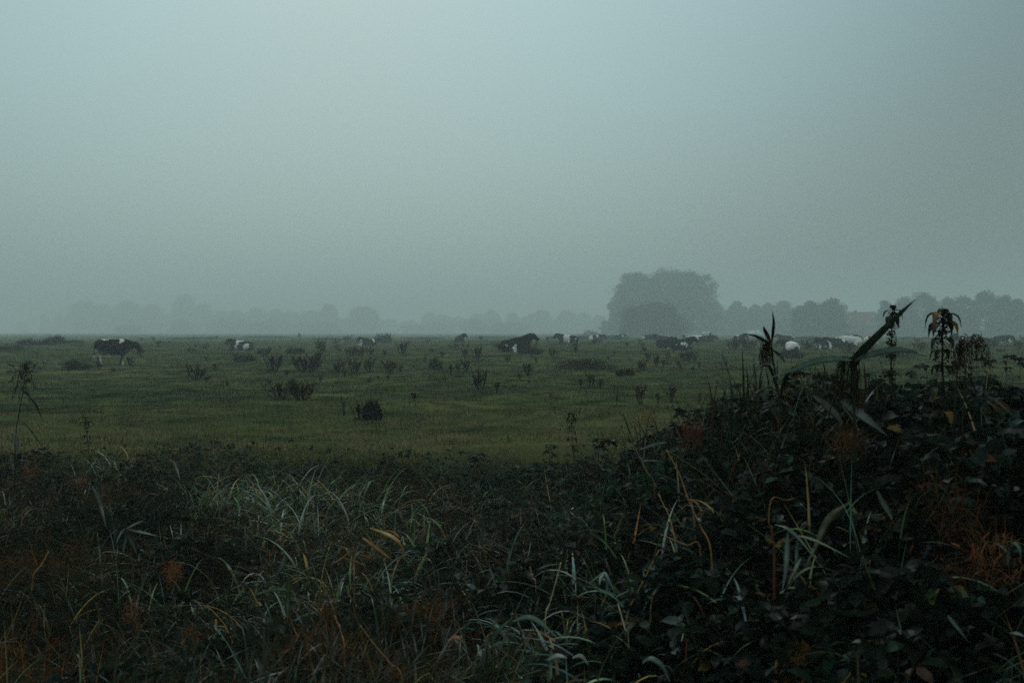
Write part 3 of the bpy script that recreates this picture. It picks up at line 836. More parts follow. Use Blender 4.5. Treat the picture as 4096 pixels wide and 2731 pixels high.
def slab(name, mat, parent, quad, th, col):
    q = np.asarray(quad, float); n = np.cross(q[1] - q[0], q[3] - q[0]); n /= np.linalg.norm(n)
    v = np.vstack([q, q - n * th]); mb = MB()
    mb.add(v, None, [(0, 1, 2, 3), (7, 6, 5, 4), (0, 4, 5, 1), (1, 5, 6, 2), (2, 6, 7, 3), (3, 7, 4, 0)], col)
    return mb.build(name, mat, parent)


def farm():
    d = 430.; k = d / F
    gx = (3440 - CX) * k
    zb = gz(gx, d)
    Z = lambda py: H - (py - PH) * k - zb
    X = lambda px: (px - 3440) * k
    RED, BRK, WHT = (.20, .075, .045), (.17, .085, .06), (.62, .62, .60)
    t = thing('farmhouse', (gx, d, zb), 'farmhouse with red tiled roof, chimney and white-edged gable half hidden by trees', 'house')
    ze, zr = Z(1299), Z(1247)
    w = bx('wall', M_WALL, t, X(3372), X(3500), 0, 8, -.3, ze, BRK)
    rf = slab('roof', M_ROOF, t, [(X(3368), -.6, ze - .25), (X(3502), -.6, ze - .25), (X(3488), 4, zr), (X(3386), 4, zr)], .18, RED)
    slab('roof', M_ROOF, t, [(X(3502), 8.6, ze - .25), (X(3368), 8.6, ze - .25), (X(3386), 4, zr), (X(3488), 4, zr)], .18, RED)
    bx('chimney', M_WALL, rf, X(3429), X(3438), 3.4, 4.6, zr - .4, zr + .75, BRK)
    dm = bx('dormer', M_TRIM, t, X(3415), X(3437), .7, 3.2, Z(1290), Z(1274), WHT)
    slab('roof', M_ROOF, dm, [(X(3412), .4, Z(1275)), (X(3440), .4, Z(1275)), (X(3440), 3.4, Z(1268)), (X(3412), 3.4, Z(1268))], .12, RED)
    for a in (3419, 3428):
        bx('window', M_GLASS, dm, X(a), X(a + 6), .66, .72, Z(1287), Z(1277), (.03, .035, .04))
    # front gable wing
    ga, gb, gm = X(3454), X(3520), X(3487)
    mb = MB(); zt = Z(1249); ze2 = Z(1300)
    mb.add([(ga, -4, -.3), (gb, -4, -.3), (gb, -4, ze2), (gm, -4, zt), (ga, -4, ze2), (ga, -.02, -.3), (gb, -.02, -.3), (gb, -.02, ze2), (gm, -.02, zt), (ga, -.02, ze2)],
           [(2, 3, 4), (9, 8, 7)], [(0, 1, 2, 4), (5, 9, 7, 6), (0, 4, 9, 5), (1, 6, 7, 2)], (.24, .21, .18))
    g = mb.build('gable_wing', M_WALL, t)
    for s, xa in ((1, ga - .3), (-1, gb + .3)):
        q = [(xa, -4.35, ze2 - .35), (gm, -4.35, zt + .18), (gm, 3.2, zt + .18), (xa, 3.2, ze2 - .35)]
        slab('roof', M_ROOF, g, q if s < 0 else q[::-1], .14, RED)
        q2 = [(xa, -4.42, ze2 - .75), (xa, -4.42, ze2 - .22), (gm, -4.42, zt + .28), (gm, -4.42, zt - .25)]
        slab('bargeboard', M_TRIM, g, q2 if s > 0 else q2[::-1], .06, WHT)
    for a in (3480, 3491):
        f = bx('window', M_TRIM, g, X(a), X(a + 8), -4.08, -4.0, Z(1290), Z(1277), WHT)
        bx('pane', M_GLASS, f, X(a) + .1, X(a + 8) - .1, -4.11, -4.08, Z(1289), Z(1278), (.03, .035, .04))
    bx('fascia', M_TRIM, g, X(3459), X(3516), -4.2, -4.02, Z(1297), Z(1292), WHT)
    # long low shed
    sx = (3600 - CX) * k; X2 = lambda px: (px - 3600) * k
    s = thing('shed', (sx, d - 6, gz(sx, d - 6)), 'long low shed with a pale roof edge right of the farmhouse', 'shed')
    bx('wall', M_WALL, s, X2(3540), X2(3690), 0, 5, -.3, Z(1299), (.12, .08, .06))
    slab('roof', M_TRIM, s, [(X2(3536), -.5, Z(1297)), (X2(3694), -.5, Z(1297)), (X2(3694), 5.3, Z(1291)), (X2(3536), 5.3, Z(1291))], .2, (.5, .5, .49))
    # white domed shelter
    hx = (3636 - CX) * k
    q = thing('shelter', (hx, d - 9, gz(hx, d - 9)), 'small white domed shelter in front of the long shed', 'shelter')
    mb = MB(); n = 12; rw = 20 * k; hh = Z(1283)
    v = []; qd = []
    for j, y in enumerate((-1.5, 2.)):
        for i in range(n + 1):
            a = math.pi * i / n
            v.append((-math.cos(a) * rw, y, -.2 + (hh * .82 + .2) * min(1, 8 * min(i, n - i) / n) + math.sin(a) * hh * .18))
    qd = [(i, i + 1, n + 2 + i, n + 1 + i) for i in range(n)]
    tr = [(0, i + 1, i) for i in range(1, n)] + [(n + 1, n + 1 + i, n + 2 + i) for i in range(1, n)]
    mb.add(v, tr, qd, (.58, .58, .56)); mb.build('cover', M_TRIM, q)
    bx('band', M_TRIM, q, -rw * 1.04, rw * 1.04, -1.56, -1.5, Z(1322), Z(1306), (.07, .06, .05))


farm()


# ------------------------------------------------------------------ dead dock plants over the pasture
def dock_proto(n, spread, bare=False, tint=(.034, .016, .010), leafy=0):
    st, sd = MB(), MB()
    for k in range(n):
        a = rng.random() * 6.283; r = spread * math.sqrt(rng.random())
        b = np.array((math.cos(a) * r * .3, math.sin(a) * r * .2, -.03)); ht = rng.uniform(.55, 1.0); fan = np.array((math.cos(a) * r * .9, math.sin(a) * r * .5, 0))
        lean = fan + np.array((rng.normal(0, .09), rng.normal(0, .08), 0))
        tip = b + lean + np.array((0, 0, ht))
        p = spline([b, b + lean * .6 + np.array((0, 0, ht * .4)), tip], 5)
        tube(st, p, np.linspace(.016, .008, 5), 4, np.asarray(tint) * .9)
        paths = [(p, .42, 1.0)]
        for i in range(rng.integers(1, 4)):
            t0 = rng.uniform(.35, .75); q0 = p[0] + (p[-1] - p[0]) * t0
            e = q0 + np.array((rng.normal(0, .10), rng.normal(0, .08), rng.uniform(.12, .28)))
            q = spline([q0, (q0 + e) / 2 + np.array((0, 0, -.02)), e], 4); tube(st, q, np.linspace(.006, .003, 4), 3, np.asarray(tint) * .9)
            paths.append((q, .2, .8))
        if bare: continue
        for q, t0, sc in paths:
            m = int(105 * sc); t = rng.uniform(t0, 1.0, m)
            idx = t * (len(q) - 1); i0 = np.clip(idx.astype(int), 0, len(q) - 2)
            c = q[i0] + (q[i0 + 1] - q[i0]) * (idx - i0)[:, None]
            c = c + rng.standard_normal((m, 3)) * np.array((.026, .026, .016)) * (1.15 - .6 * t)[:, None]
            cards(sd, c, rng.uniform(.020, .044, m), jit(tint, m, .35, .12))
    if leafy:
        m = leafy; b = np.stack([rng.normal(0, spread * .7, m), rng.normal(0, spread * .5, m), np.abs(rng.normal(0, .09, m))], 1)
        leaves(st, b, rng.random(m) * 6.283, rng.uniform(-.2, 1.0, m), rng.normal(0, .5, m), rng.uniform(.10, .24, m), jit((.035, .036, .018), m), .8)
    if sd.n == 0:
        cards(sd, np.array([(0, 0, .02)] * 3), .03, tint)
    return st.mesh('stalks', M_DRY), sd.mesh('seed_heads', M_DRY)


PROTO = {'a': dock_proto(6, .16), 'b': dock_proto(12, .42, leafy=10), 'c': dock_proto(26, .66, leafy=30), 'd': dock_proto(3, .10), 'e': dock_proto(5, .30, True, (.045, .03, .02)),
         'f': dock_proto(11, .32, False, (.030, .024, .014), 8), 'g': dock_proto(2, .06, False, (.05, .03, .02)), 'h': dock_proto(14, .8, leafy=26)}
PW = {'a': .44, 'b': .95, 'c': 1.5, 'd': .34, 'e': .75, 'f': .8, 'g': .25, 'h': 1.6}
DG = 'dead dock plants in the pasture'
docks = {}


def dock(kind, px, base, wpx, hpx, label=None):
    x, d, z = hit(px, base)
    sh = hpx / F * d / .88; sw = wpx / F * d / PW[kind]
    lb = label or 'one of the small dark dock stalks scattered through the farther grass'
    rz = rng.uniform(-.5, .5) + (math.pi if rng.random() < .5 else 0)
    sc = (sw, max(.4, min(sw, 1.6)), sh)
    if kind not in docks:
        t = thing('dock_plant', (x, d, z), lb, 'weed', DG, rz, sc)
        link('stalks', PROTO[kind][0], t); link('seed_heads', PROTO[kind][1], t)
        docks[kind] = t
    else:
        copy_thing(docks[kind], (x, d, z), rz, sc, lb, DG)


for a in [
    ('b', 784, 1519, 96, 64, 'spiky reddish dock clump alone to the right of the walking cow'),
    ('f', 275, 1483, 66, 44, 'brown dock clump in front of the bush behind the walking cow'),
    ('f', 522, 1463, 40, 36, 'dark dock clump under the muzzle of the walking cow'),
    ('h', 110, 1488, 170, 42, 'wide reddish patch of low dock at the left edge'),
    ('c', 1057, 1425, 70, 34, 'squat brown dock clump right of the blaze-faced cow'),
    ('f', 1283, 1418, 50, 58, 'tall greenish dock clump between the first two lying cows'),
    ('c', 1404, 1425, 52, 38, 'left brown dock clump in front of the white-chested cow'),
    ('c', 1440, 1424, 44, 34, 'middle brown dock clump in front of the white-chested cow'),
    ('b', 1478, 1424, 38, 40, 'right brown dock clump in front of the white-chested cow'),
    ('f', 1096, 1488, 84, 70, 'branching brown dock group left of the big dark clump'),
    ('c', 1228, 1489, 148, 72, 'big dense dark dock clump in the left half of the pasture'),
    ('b', 1360, 1490, 64, 50, 'first stalks of the loose dock row right of the big dark clump'),
    ('b', 1415, 1490, 70, 60, 'tall middle stalks of the loose dock row'),
    ('a', 1478, 1490, 40, 62, 'last upright stalks ending the loose dock row'),
    ('a', 1555, 1491, 50, 54, 'thin dock pair right of the loose row'),
    ('d', 1600, 1491, 24, 38, 'short single dock after the thin pair'),
    ('d', 1805, 1501, 22, 56, 'left stalk of the three upright docks in mid pasture'),
    ('a', 1833, 1492, 22, 50, 'middle stalk of the three upright docks in mid pasture'),
    ('a', 1862, 1491, 30, 60, 'right and tallest of the three upright docks in mid pasture'),
    ('b', 1922, 1562, 70, 88, 'dark forked dock clump with tall thin stalks left of the bramble mound'),
    ('d', 1985, 1572, 30, 56, 'leaning thin dock stalk beside the forked clump'),
    ('h', 1120, 1598, 150, 66, 'left half of the broad rusty dock patch in the near pasture'),
    ('c', 1205, 1600, 130, 78, 'right half of the broad rusty dock patch in the near pasture'),
    ('e', 1378, 1661, 66, 86, 'bare forked twigs of a dead dock left of the blackish bush'),
    ('f', 1438, 1677, 74, 64, 'brown dock leaning on the blackish bush'),
    ('d', 1660, 1606, 36, 46, 'small curved dock right of the blackish bush'),
    ('d', 1770, 1431, 24, 32, 'short dark dock left of the low weedy bush'),
    ('a', 1857, 1428, 22, 40, 'upright reddish dock below the peaked black cow'),
    ('f', 1908, 1437, 54, 54, 'bushy brown dock left of the large black cow'),
    ('f', 1610, 1416, 50, 50, 'greenish dock clump right of the round twiggy bush'),
    ('e', 2098, 1378, 40, 44, 'tall weed showing above the back of the large black cow'),
    ('f', 2060, 1374, 36, 28, 'short weed showing behind the rump of the large black cow'),
    ('f', 2213, 1431, 46, 40, 'dock clump left above the bramble mound'),
    ('f', 2112, 1501, 50, 50, 'scruffy dock left of the bramble mound'),
    ('d', 2324, 1554, 26, 50, 'left of three slim docks below the bramble mound'),
    ('a', 2361, 1554, 32, 72, 'tallest of three slim docks below the bramble mound'),
    ('d', 2400, 1555, 28, 50, 'right of three slim docks below the bramble mound'),
    ('g', 2467, 1621, 14, 60, 'single thin straight dock stalk in the near pasture'),
    ('a', 2562, 1619, 36, 86, 'tall twin dock stalk near the ditch'),
    ('d', 2633, 1615, 24, 52, 'short dock stalk right of the tall twin one'),
    ('d', 2686, 1606, 44, 72, 'slanting dock stalk near the ditch'),
    ('e', 2795, 1611, 60, 62, 'low forked dock spreading like a fan near the ditch'),
    ('a', 2570, 1484, 36, 50, 'leaning dock right of the bramble mound'),
    ('f', 2592, 1445, 30, 40, 'leftmost dock of the group below the white-haunched cow'),
    ('a', 2625, 1469, 26, 60, 'tallest dock of the group below the white-haunched cow'),
    ('d', 2655, 1467, 26, 34, 'short dock of the group below the white-haunched cow'),
    ('d', 2712, 1471, 18, 38, 'thin dock under the white-haunched cow'),
    ('h', 2748, 1442, 112, 36, 'brown dock patch hiding the feet of the white-haunched cow'),
    ('c', 2935, 1402, 60, 46, 'left half of the dark dock stand before the white-shouldered cow'),
    ('c', 2995, 1402, 70, 50, 'right half of the dark dock stand before the white-shouldered cow'),
    ('d', 2906, 1469, 24, 30, 'small lone dock left of the spiky reed'),
    ('b', 3225, 1400, 52, 44, 'dark dock right of the white-backed cow'),
    ('h', 3395, 1414, 130, 46, 'dock stand in front of the cream cow'),
    ('b', 3480, 1412, 60, 40, 'dock stand behind the slanting reed leaf'),
    ('h', 3680, 1402, 100, 34, 'dock row left of the yellowing nettle'),
    ('b', 3960, 1398, 60, 36, 'dock clump under the far right pair of cows'),
    ('b', 4075, 1398, 50, 40, 'dock clump at the right edge of the pasture'),
]: dock(*a)
for k in range(84):
    py = rng.uniform(1358, 1412); px = rng.uniform(560, 4090)
    dock(rng.choice(list('adfgb')), px, py, rng.uniform(10, 34), rng.uniform(14, 30))
for k in range(40):
    py = rng.uniform(1415, 1560); px = rng.uniform(250, 3000)
    dock(rng.choice(list('adg')), px, py, rng.uniform(12, 26), rng.uniform(20, 38))

# ------------------------------------------------------------------ rank growth along the ditch (foreground)
def vhit(px, py, up=0.0):
    """Point of the growth's top surface seen through a photo pixel."""
    d = np.geomspace(1.6, 13.5, 900)
    x = (px - CX) / F * d; z = H - (py - PH) / F * d
    b = np.nonzero(z <= veg_top(x, d) + up)[0]
    k = b[0] if len(b) else len(d) - 1
    return np.array((x[k], d[k], z[k]))


def scatter(n, d0=1.7, d1=15.0):
    """Planting spots over the bank, denser close to the path."""
    d = np.exp(rng.uniform(math.log(d0), math.log(d1), n))
    x = (rng.random(n) - .5) * (d * 1.10 + 2.2)
    return x, d


def edge_keep(x, y):
    return rng.random(len(x)) < sstep(13.6, 11.4, y + 3.4 * fbm(x * .55, y * .35, 31, 3))


def zone_w(x, y, cx, cy, rx, ry):
    return np.exp(-((x - cx) / rx) ** 2 - ((y - cy) / ry) ** 2)


def bramble():
    mb = MB()
    x, y = scatter(165000)
    side = sstep(-.55, .35, x / (y * .28) + .45 * fbm(x * .8, y * .8, 41, 2))        # thin out towards the left
    lump = fbm(x * 2.3, y * 2.3, 46, 3)
    k = edge_keep(x, y) & (rng.random(len(x)) < np.clip(.10 + .90 * side + .80 * (fbm(x * 1.3, y * 1.3, 47, 2) > .10), 0, 1) * np.clip(.72 + .9 * lump, .15, 1))
    x, y = x[k], y[k]; n = len(x); lump = lump[k]
    top = veg_top(x, y)
    dep = np.abs(rng.normal(0, .15, n)) + .04 * rng.random(n)
    z = top - dep + .17 * lump + .08 * vnoise(x * 8, y * 8, 44)
    z = np.maximum(z, ground_z(x, y) + .02 + .16 * rng.random(n) * sstep(10, 12, y))
    patch = fbm(x * 1.1, y * .9, 45, 3); lush = zone_w(x, y, .75, 6.6, .9, 1.5) + .8 * zone_w(x, y, 0, 11.5, 3, 1.2)
    base = np.where((patch + .6 * lush > .34)[:, None], (.018, .046, .026), (.010, .0175, .0105))
    base = np.where((patch < -.45)[:, None], (.018, .019, .008), base)
    br = rng.random(n)
    base = np.where((br < .03)[:, None], (.055, .026, .009), base)
    base = np.where((br > .99)[:, None], (.10, .075, .02), base)
    base = np.where(((br > .95) & (br < .97))[:, None], (.040, .070, .055), base)
    size = np.clip(rng.normal(.044, .014, n), .016, .09) * (1 + .5 * sstep(.7, 1.7, x) * sstep(5, 3, y))
    az = rng.random(n) * 6.283; tl = rng.normal(-.25, .5, n); ro = rng.normal(0, .5, n)
    P = np.stack([x, y, z], 1); c = jit(base, n, .35, .10)
    for da in (0, 1.25, -1.25):
        a = az + da
        q = P + np.stack([np.cos(a), np.sin(a), 0 * a], 1) * (size * .18)[:, None]
        leaves(mb, q, a, tl + rng.normal(0, .2, n), ro + rng.normal(0, .25, n), size * (1.08 if da == 0 else .9), c, .9)
    tag(mb.build('bramble_thicket', M_LEAF), 'dark wet bramble leaves filling the ditch bank in front of the pasture', 'brambles', kind='stuff')


def litter():
    """Dead brown stalks and strands tangled through the growth, most on the left."""
    mb = MB()
    x, y = scatter(190000)
    lf = sstep(.45, -.6, x / (y * .30) + .4 * fbm(x * .9, y * .9, 51, 2))
    lump = fbm(x * 2.6, y * 2.6, 53, 3)
    k = edge_keep(x, y) & (rng.random(len(x)) < (.10 + .90 * lf) * np.clip(.7 + lump, .1, 1))
    x, y = x[k], y[k]; n = len(x); lump = lump[k]
    z = veg_top(x, y) - np.abs(rng.normal(0, .10, n)) + .20 * lump
    z = np.maximum(z, ground_z(x, y) + .08 * rng.random(n) * sstep(10, 12, y))
    pt = (fbm(x * 1.6, y * 1.6, 52, 2) + .15 * rng.standard_normal(n))[:, None]
    c = np.where(pt > .20, (.11, .046, .012), np.where(pt < -.06, (.020, .028, .011), (.042, .028, .010)))
    br = rng.random((n, 1)); c = np.where(br > .975, (.22, .16, .07), c)
    blades(mb, np.stack([x, y, z], 1), rng.random(n) * 6.283, rng.uniform(.03, .20, n) * (1 + 1.2 * (rng.random(n) < .1)), rng.uniform(.0014, .0036, n), rng.uniform(.3, 1.7, n), rng.normal(.6, .9, n), 4, jit(c, n, .45, .1), wmid=.2)
    m = 240000
    x, y = scatter(m)
    lf = sstep(.45, -.6, x / (y * .30) + .4 * fbm(x * .9, y * .9, 51, 2)); lump = fbm(x * 2.6, y * 2.6, 53, 3)
    k = edge_keep(x, y) & (rng.random(m) < (.10 + .9 * lf) * np.clip(.7 + lump, .1, 1)); x, y = x[k], y[k]; n = len(x); lump = lump[k]
    z = veg_top(x, y) - np.abs(rng.normal(0, .12, n)) - .03 + .20 * lump
    z = np.maximum(z, ground_z(x, y) + .10 * rng.random(n) * sstep(10, 12, y))
    u = rng.random((n, 1))
    c = np.where(u < .2, (.030, .018, .007), np.where(u < .94, (.010, .017, .009), (.03, .055, .04)))
    leaves(mb, np.stack([x, y, z], 1), rng.random(n) * 6.283, rng.normal(-.2, .6, n), rng.normal(0, .7, n), rng.uniform(.010, .030, n), jit(c, n, .4, .12), .6)
    tag(mb.build('dead_undergrowth', M_DRY), 'brown tangle of dead stalks and withered leaves, thickest in the left foreground', 'undergrowth', kind='stuff')


GREEN, BLUE, PALE, STRAW, RUST = (.135, .200, .085), (.095, .185, .140), (.27, .35, .28), (.42, .28, .10), (.24, .085, .028)


def reed_grass():
    mb = MB()
    # (photo x, photo y, clump radius m, blades, blade length, width, colour)
    spots = [(1120, 1950, .75, 150, .62, .012, GREEN), (1000, 1985, .6, 80, .55, .011, GREEN), (1280, 2010, .7, 130, .6, .012, GREEN), (850, 1930, .5, 50, .5, .011, BLUE),
             (1400, 2080, .55, 90, .55, .011, GREEN), (1240, 2130, .5, 80, .5, .011, GREEN), (1560, 2060, .5, 60, .5, .011, GREEN), (1500, 2210, .45, 80, .45, .011, GREEN),
             (1130, 2250, .35, 50, .42, .012, GREEN), (1330, 2330, .35, 60, .42, .011, BLUE), (1200, 2420, .3, 50, .38, .012, GREEN), (1440, 2430, .3, 40, .36, .011, GREEN),
             (1620, 2330, .35, 50, .4, .011, GREEN), (900, 2520, .3, 34, .34, .012, BLUE), (760, 2330, .3, 26, .34, .010, GREEN), (560, 2180, .3, 22, .36, .010, BLUE),
             (1760, 2350, .35, 36, .36, .010, GREEN), (1900, 2500, .3, 60, .34, .012, BLUE), (2020, 2560, .3, 80, .34, .013, BLUE), (2180, 2520, .3, 60, .34, .012, BLUE),
             (2330, 2600, .3, 60, .32, .013, BLUE), (1950, 2600, .25, 70, .3, .013, PALE), (2120, 2600, .25, 60, .3, .013, PALE), (2330, 2680, .25, 50, .3, .013, PALE), (2600, 2600, .25, 40, .3, .012, BLUE), (2050, 2680, .25, 60, .3, .013, PALE), (2250, 2700, .25, 60, .3, .013, BLUE), (2480, 2680, .25, 50, .3, .012, BLUE),
             (1800, 2640, .25, 36, .3, .012, GREEN), (1560, 2650, .25, 22, .3, .011, GREEN), (2680, 2640, .25, 34, .28, .012, BLUE), (2800, 2560, .25, 22, .28, .012, BLUE),
             (2450, 2350, .35, 30, .36, .010, GREEN), (2700, 2250, .35, 24, .36, .010, BLUE), (2250, 2250, .4, 26, .4, .010, GREEN), (1900, 2200, .4, 30, .42, .010, GREEN),
             (3900, 2600, .25, 34, .3, .012, BLUE), (3980, 2300, .3, 30, .3, .012, BLUE), (3650, 2650, .25, 30, .28, .012, GREEN), (3300, 2250, .3, 22, .3, .012, GREEN),
             (4060, 2480, .2, 22, .3, .012, BLUE), (600, 1790, .6, 36, .4, .010, GREEN), (350, 1850, .5, 30, .4, .010, GREEN), (150, 2000, .4, 24, .4, .010, GREEN),
             (2000, 2100, .5, 24, .4, .010, BLUE), (1750, 1980, .6, 40, .45, .010, GREEN), (3480, 2420, .25, 14, .3, .011, GREEN), (300, 2600, .3, 12, .3, .01, GREEN)]
    for px, py, rad, n, ln, wd, col in spots:
        p = vhit(px, py); n = int(n * 1.15)
        a = rng.random(n) * 6.283; r = rad * np.sqrt(rng.random(n))
        x = p[0] + np.cos(a) * r; y = p[1] + np.sin(a) * r
        z = veg_top(x, y) - .16 - .05 * rng.random(n)
        u = rng.random((n, 1))
        c = np.where(u < .09, STRAW, np.where(u < .14, (.16, .10, .03), np.where(u > .84, PALE, np.where(u > .55, np.asarray(col) * .45, col))))
        az = rng.normal(.3, 1.3, n) + np.where(rng.random(n) < .45, math.pi, 0)
        blades(mb, np.stack([x, y, z], 1), az, ln * rng.uniform(.45, 1.15, n), wd * rng.uniform(.6, 1.75, n), np.abs(rng.normal(.65, .35, n)), rng.uniform(.8, 2.5, n), 9,
               jit(c, n, .4, .1), fold=.18, power=1.35)
    # dark matted grass beneath, most of it on the left and centre
    x, y = scatter(29000, 2.0, 12.6)
    k = edge_keep(x, y) & (rng.random(len(x)) < (.22 + .78 * sstep(.6, -.2, x / (y * .3) + .4 * fbm(x, y, 61, 2))) * (1 - .72 * sstep(-.45, -1.1, x / (y * .3) + .5 * fbm(x * 1.3, y * 1.3, 64, 2)))) & (rng.random(len(x)) < np.clip(.5 + 1.6 * fbm(x * 1.5, y * 1.5, 65, 3), .05, 1)); x, y = x[k], y[k]; n = len(x)
    hue = fbm(x * 1.2, y * 1.2, 62, 2)[:, None] + .2 * rng.standard_normal((n, 1))
    c = np.where(hue > .28, (.052, .056, .022), np.where(hue < -.2, (.016, .034, .022), (.023, .033, .011)))
    swirl = 6.3 * fbm(x * .7, y * .7, 63, 2)
    blades(mb, np.stack([x, y, veg_top(x, y) - .12 * rng.random(n) - .05 + .15 * fbm(x * 2.6, y * 2.6, 53, 3)], 1), swirl + rng.normal(0, .8, n), rng.uniform(.12, .40, n), rng.uniform(.003, .010, n), np.abs(rng.normal(.8, .35, n)), rng.uniform(.3, 1.7, n), 6,
           jit(c, n, .45, .1), fold=.15, power=1.5)
    # tall dark weeds and grass along the rim of the bank
    for px, py, n, ln in ((2700, 1730, 26, .42), (2850, 1650, 34, .42), (2960, 1580, 40, .40), (3060, 1540, 40, .40), (3180, 1520, 40, .36), (3300, 1520, 40, .34), (3420, 1530, 34, .32), (3650, 1540, 24, .28), (2450, 1790, 24, .4)):
        p = vhit(px, py + 30); x = p[0] + rng.normal(0, .22, n); y = p[1] + rng.normal(0, .3, n); u = rng.random((n, 1))
        c = np.where(u < .35, (.045, .030, .014), np.where(u < .9, (.020, .030, .016), (.08, .085, .05)))
        blades(mb, np.stack([x, y, veg_top(x, y) - .12], 1), rng.random(n) * 6.283, ln * rng.uniform(.5, 1.2, n), rng.uniform(.005, .012, n), np.abs(rng.normal(.35, .3, n)), rng.uniform(.2, 1.7, n), 7, jit(c, n, .3, .1), fold=.15, power=1.6)
    # single stray blades everywhere
    x, y = scatter(2400); k = edge_keep(x, y); x, y = x[k], y[k]; n = len(x)
    u = rng.random((n, 1))
    c = np.where(u < .10, STRAW, np.where(u < .34, (.12, .055, .018), np.where(u > .8, BLUE, GREEN)))
    blades(mb, np.stack([x, y, veg_top(x, y) - .12], 1), rng.random(n) * 6.283, rng.uniform(.12, .36, n), rng.uniform(.002, .009, n), np.abs(rng.normal(.9, .4, n)), rng.uniform(-.2, 1.6, n), 7,
           jit(c, n, .3, .1), fold=.15, power=1.6)
    tag(mb.build('reed_grass', M_REED), 'long arching wet reed-grass blades, in swathes left of centre and along the bottom', 'long grass', kind='stuff')


bramble(); litter(); reed_grass()


# ------------------------------------------------------------------ single plants that stand out
def ribbon(mb, pts, width, col, fold=.2, n=18, side=None, taper=(.35, .45), roll=None):
    """One broad reed leaf along a path: widest in the middle, keeled, with real thickness of a leaf blade."""
    p = spline(pts, n); t = np.gradient(p, axis=0); t /= np.linalg.norm(t, axis=1)[:, None]
    ref = np.asarray(side if side is not None else (0, -1., .25), float)
    s = np.cross(t, ref); s /= np.linalg.norm(s, axis=1)[:, None] + 1e-9
    u = np.cross(s, t)
    if roll is not None:
        a = np.linspace(roll[0], roll[1], n)[:, None]
        s, u = s * np.cos(a) + u * np.sin(a), u * np.cos(a) - s * np.sin(a)
    k = np.linspace(0, 1, n)
    w = width * np.minimum(taper[0] + (1 - taper[0]) * np.clip(k / .3, 0, 1), np.clip(1 - ((k - taper[1]) / (1 - taper[1])).clip(0) ** 1.5, .02, 1))
    w = w[:, None]
    v = np.stack([p - s * w / 2 + u * w * fold, p, p + s * w / 2 + u * w * fold, p - u * (.0012 + 0 * w)], 1).reshape(-1, 3)
    q = []
    for i in range(n - 1):
        a, b = 4 * i, 4 * i + 4
        q += [(a, a + 1, b + 1, b), (a + 1, a + 2, b + 2, b + 1), (a + 2, a + 3, b + 3, b + 2), (a + 3, a, b, b + 3)]
    cc = np.asarray(col, float)
    cc = np.repeat(np.clip(cc * (1 + .10 * rng.standard_normal((n, 1))), 0, 1), 4, axis=0) if cc.ndim == 1 else np.repeat(cc, 4, axis=0)
    mb.add(v, None, q, cc)


def plume(mb, top, spread, drop, n, col, lean=0.0):
    """Drooping reed panicle: arching threads hung with tiny spikelets."""
    for k in range(n):
        a = rng.random() * 6.283; r = spread * rng.uniform(.25, 1)
        o = np.array((math.cos(a) * r + lean * rng.random(), math.sin(a) * r * .8, 0))
        dz = drop * rng.uniform(.45, 1.0)
        st = np.asarray(top) + np.array((lean * .3 * rng.random(), 0, -drop * .35 * rng.random()))
        p = spline([st, st + o * .55 + np.array((0, 0, drop * .12)), st + o * .95 - np.array((0, 0, dz * .45)), st + o * 1.0 - np.array((0, 0, dz))], 9)
        tube(mb, p, np.linspace(.0012, .0006, 9), 3, np.asarray(col) * .9)
        m = 20; t = rng.uniform(.25, 1, m) * 8; i = np.clip(t.astype(int), 0, 7)
        c = p[i] + (p[i + 1] - p[i]) * (t - i)[:, None] + rng.standard_normal((m, 3)) * .004
        leaves(mb, c, rng.random(m) * 6.283, rng.uniform(-1.5, -.7, m), rng.normal(0, .5, m), rng.uniform(.007, .014, m), jit(col, m, .3, .1), .3)


def P(*a):
    return [W(*q) for q in a]


def plant(pt, name, label, cat, group=None):
    """Root of a plant whose parts are modelled in world space: Empty at its base, parts hung below it in place."""
    return thing(name, pt, label, cat, group)


def part(mb, name, mat, root, smooth=True, label=None):
    off = np.array(root.location, np.float32)
    mb.V = [v - off for v in mb.V]
    o = mb.build(name, mat, root, smooth)
    if label: o['label'] = label
    return o


def foot(x, y):
    return np.array((x, y, gz(x, y)))


REEDS = 'reeds along the ditch'
BRN = (.060, .034, .020)


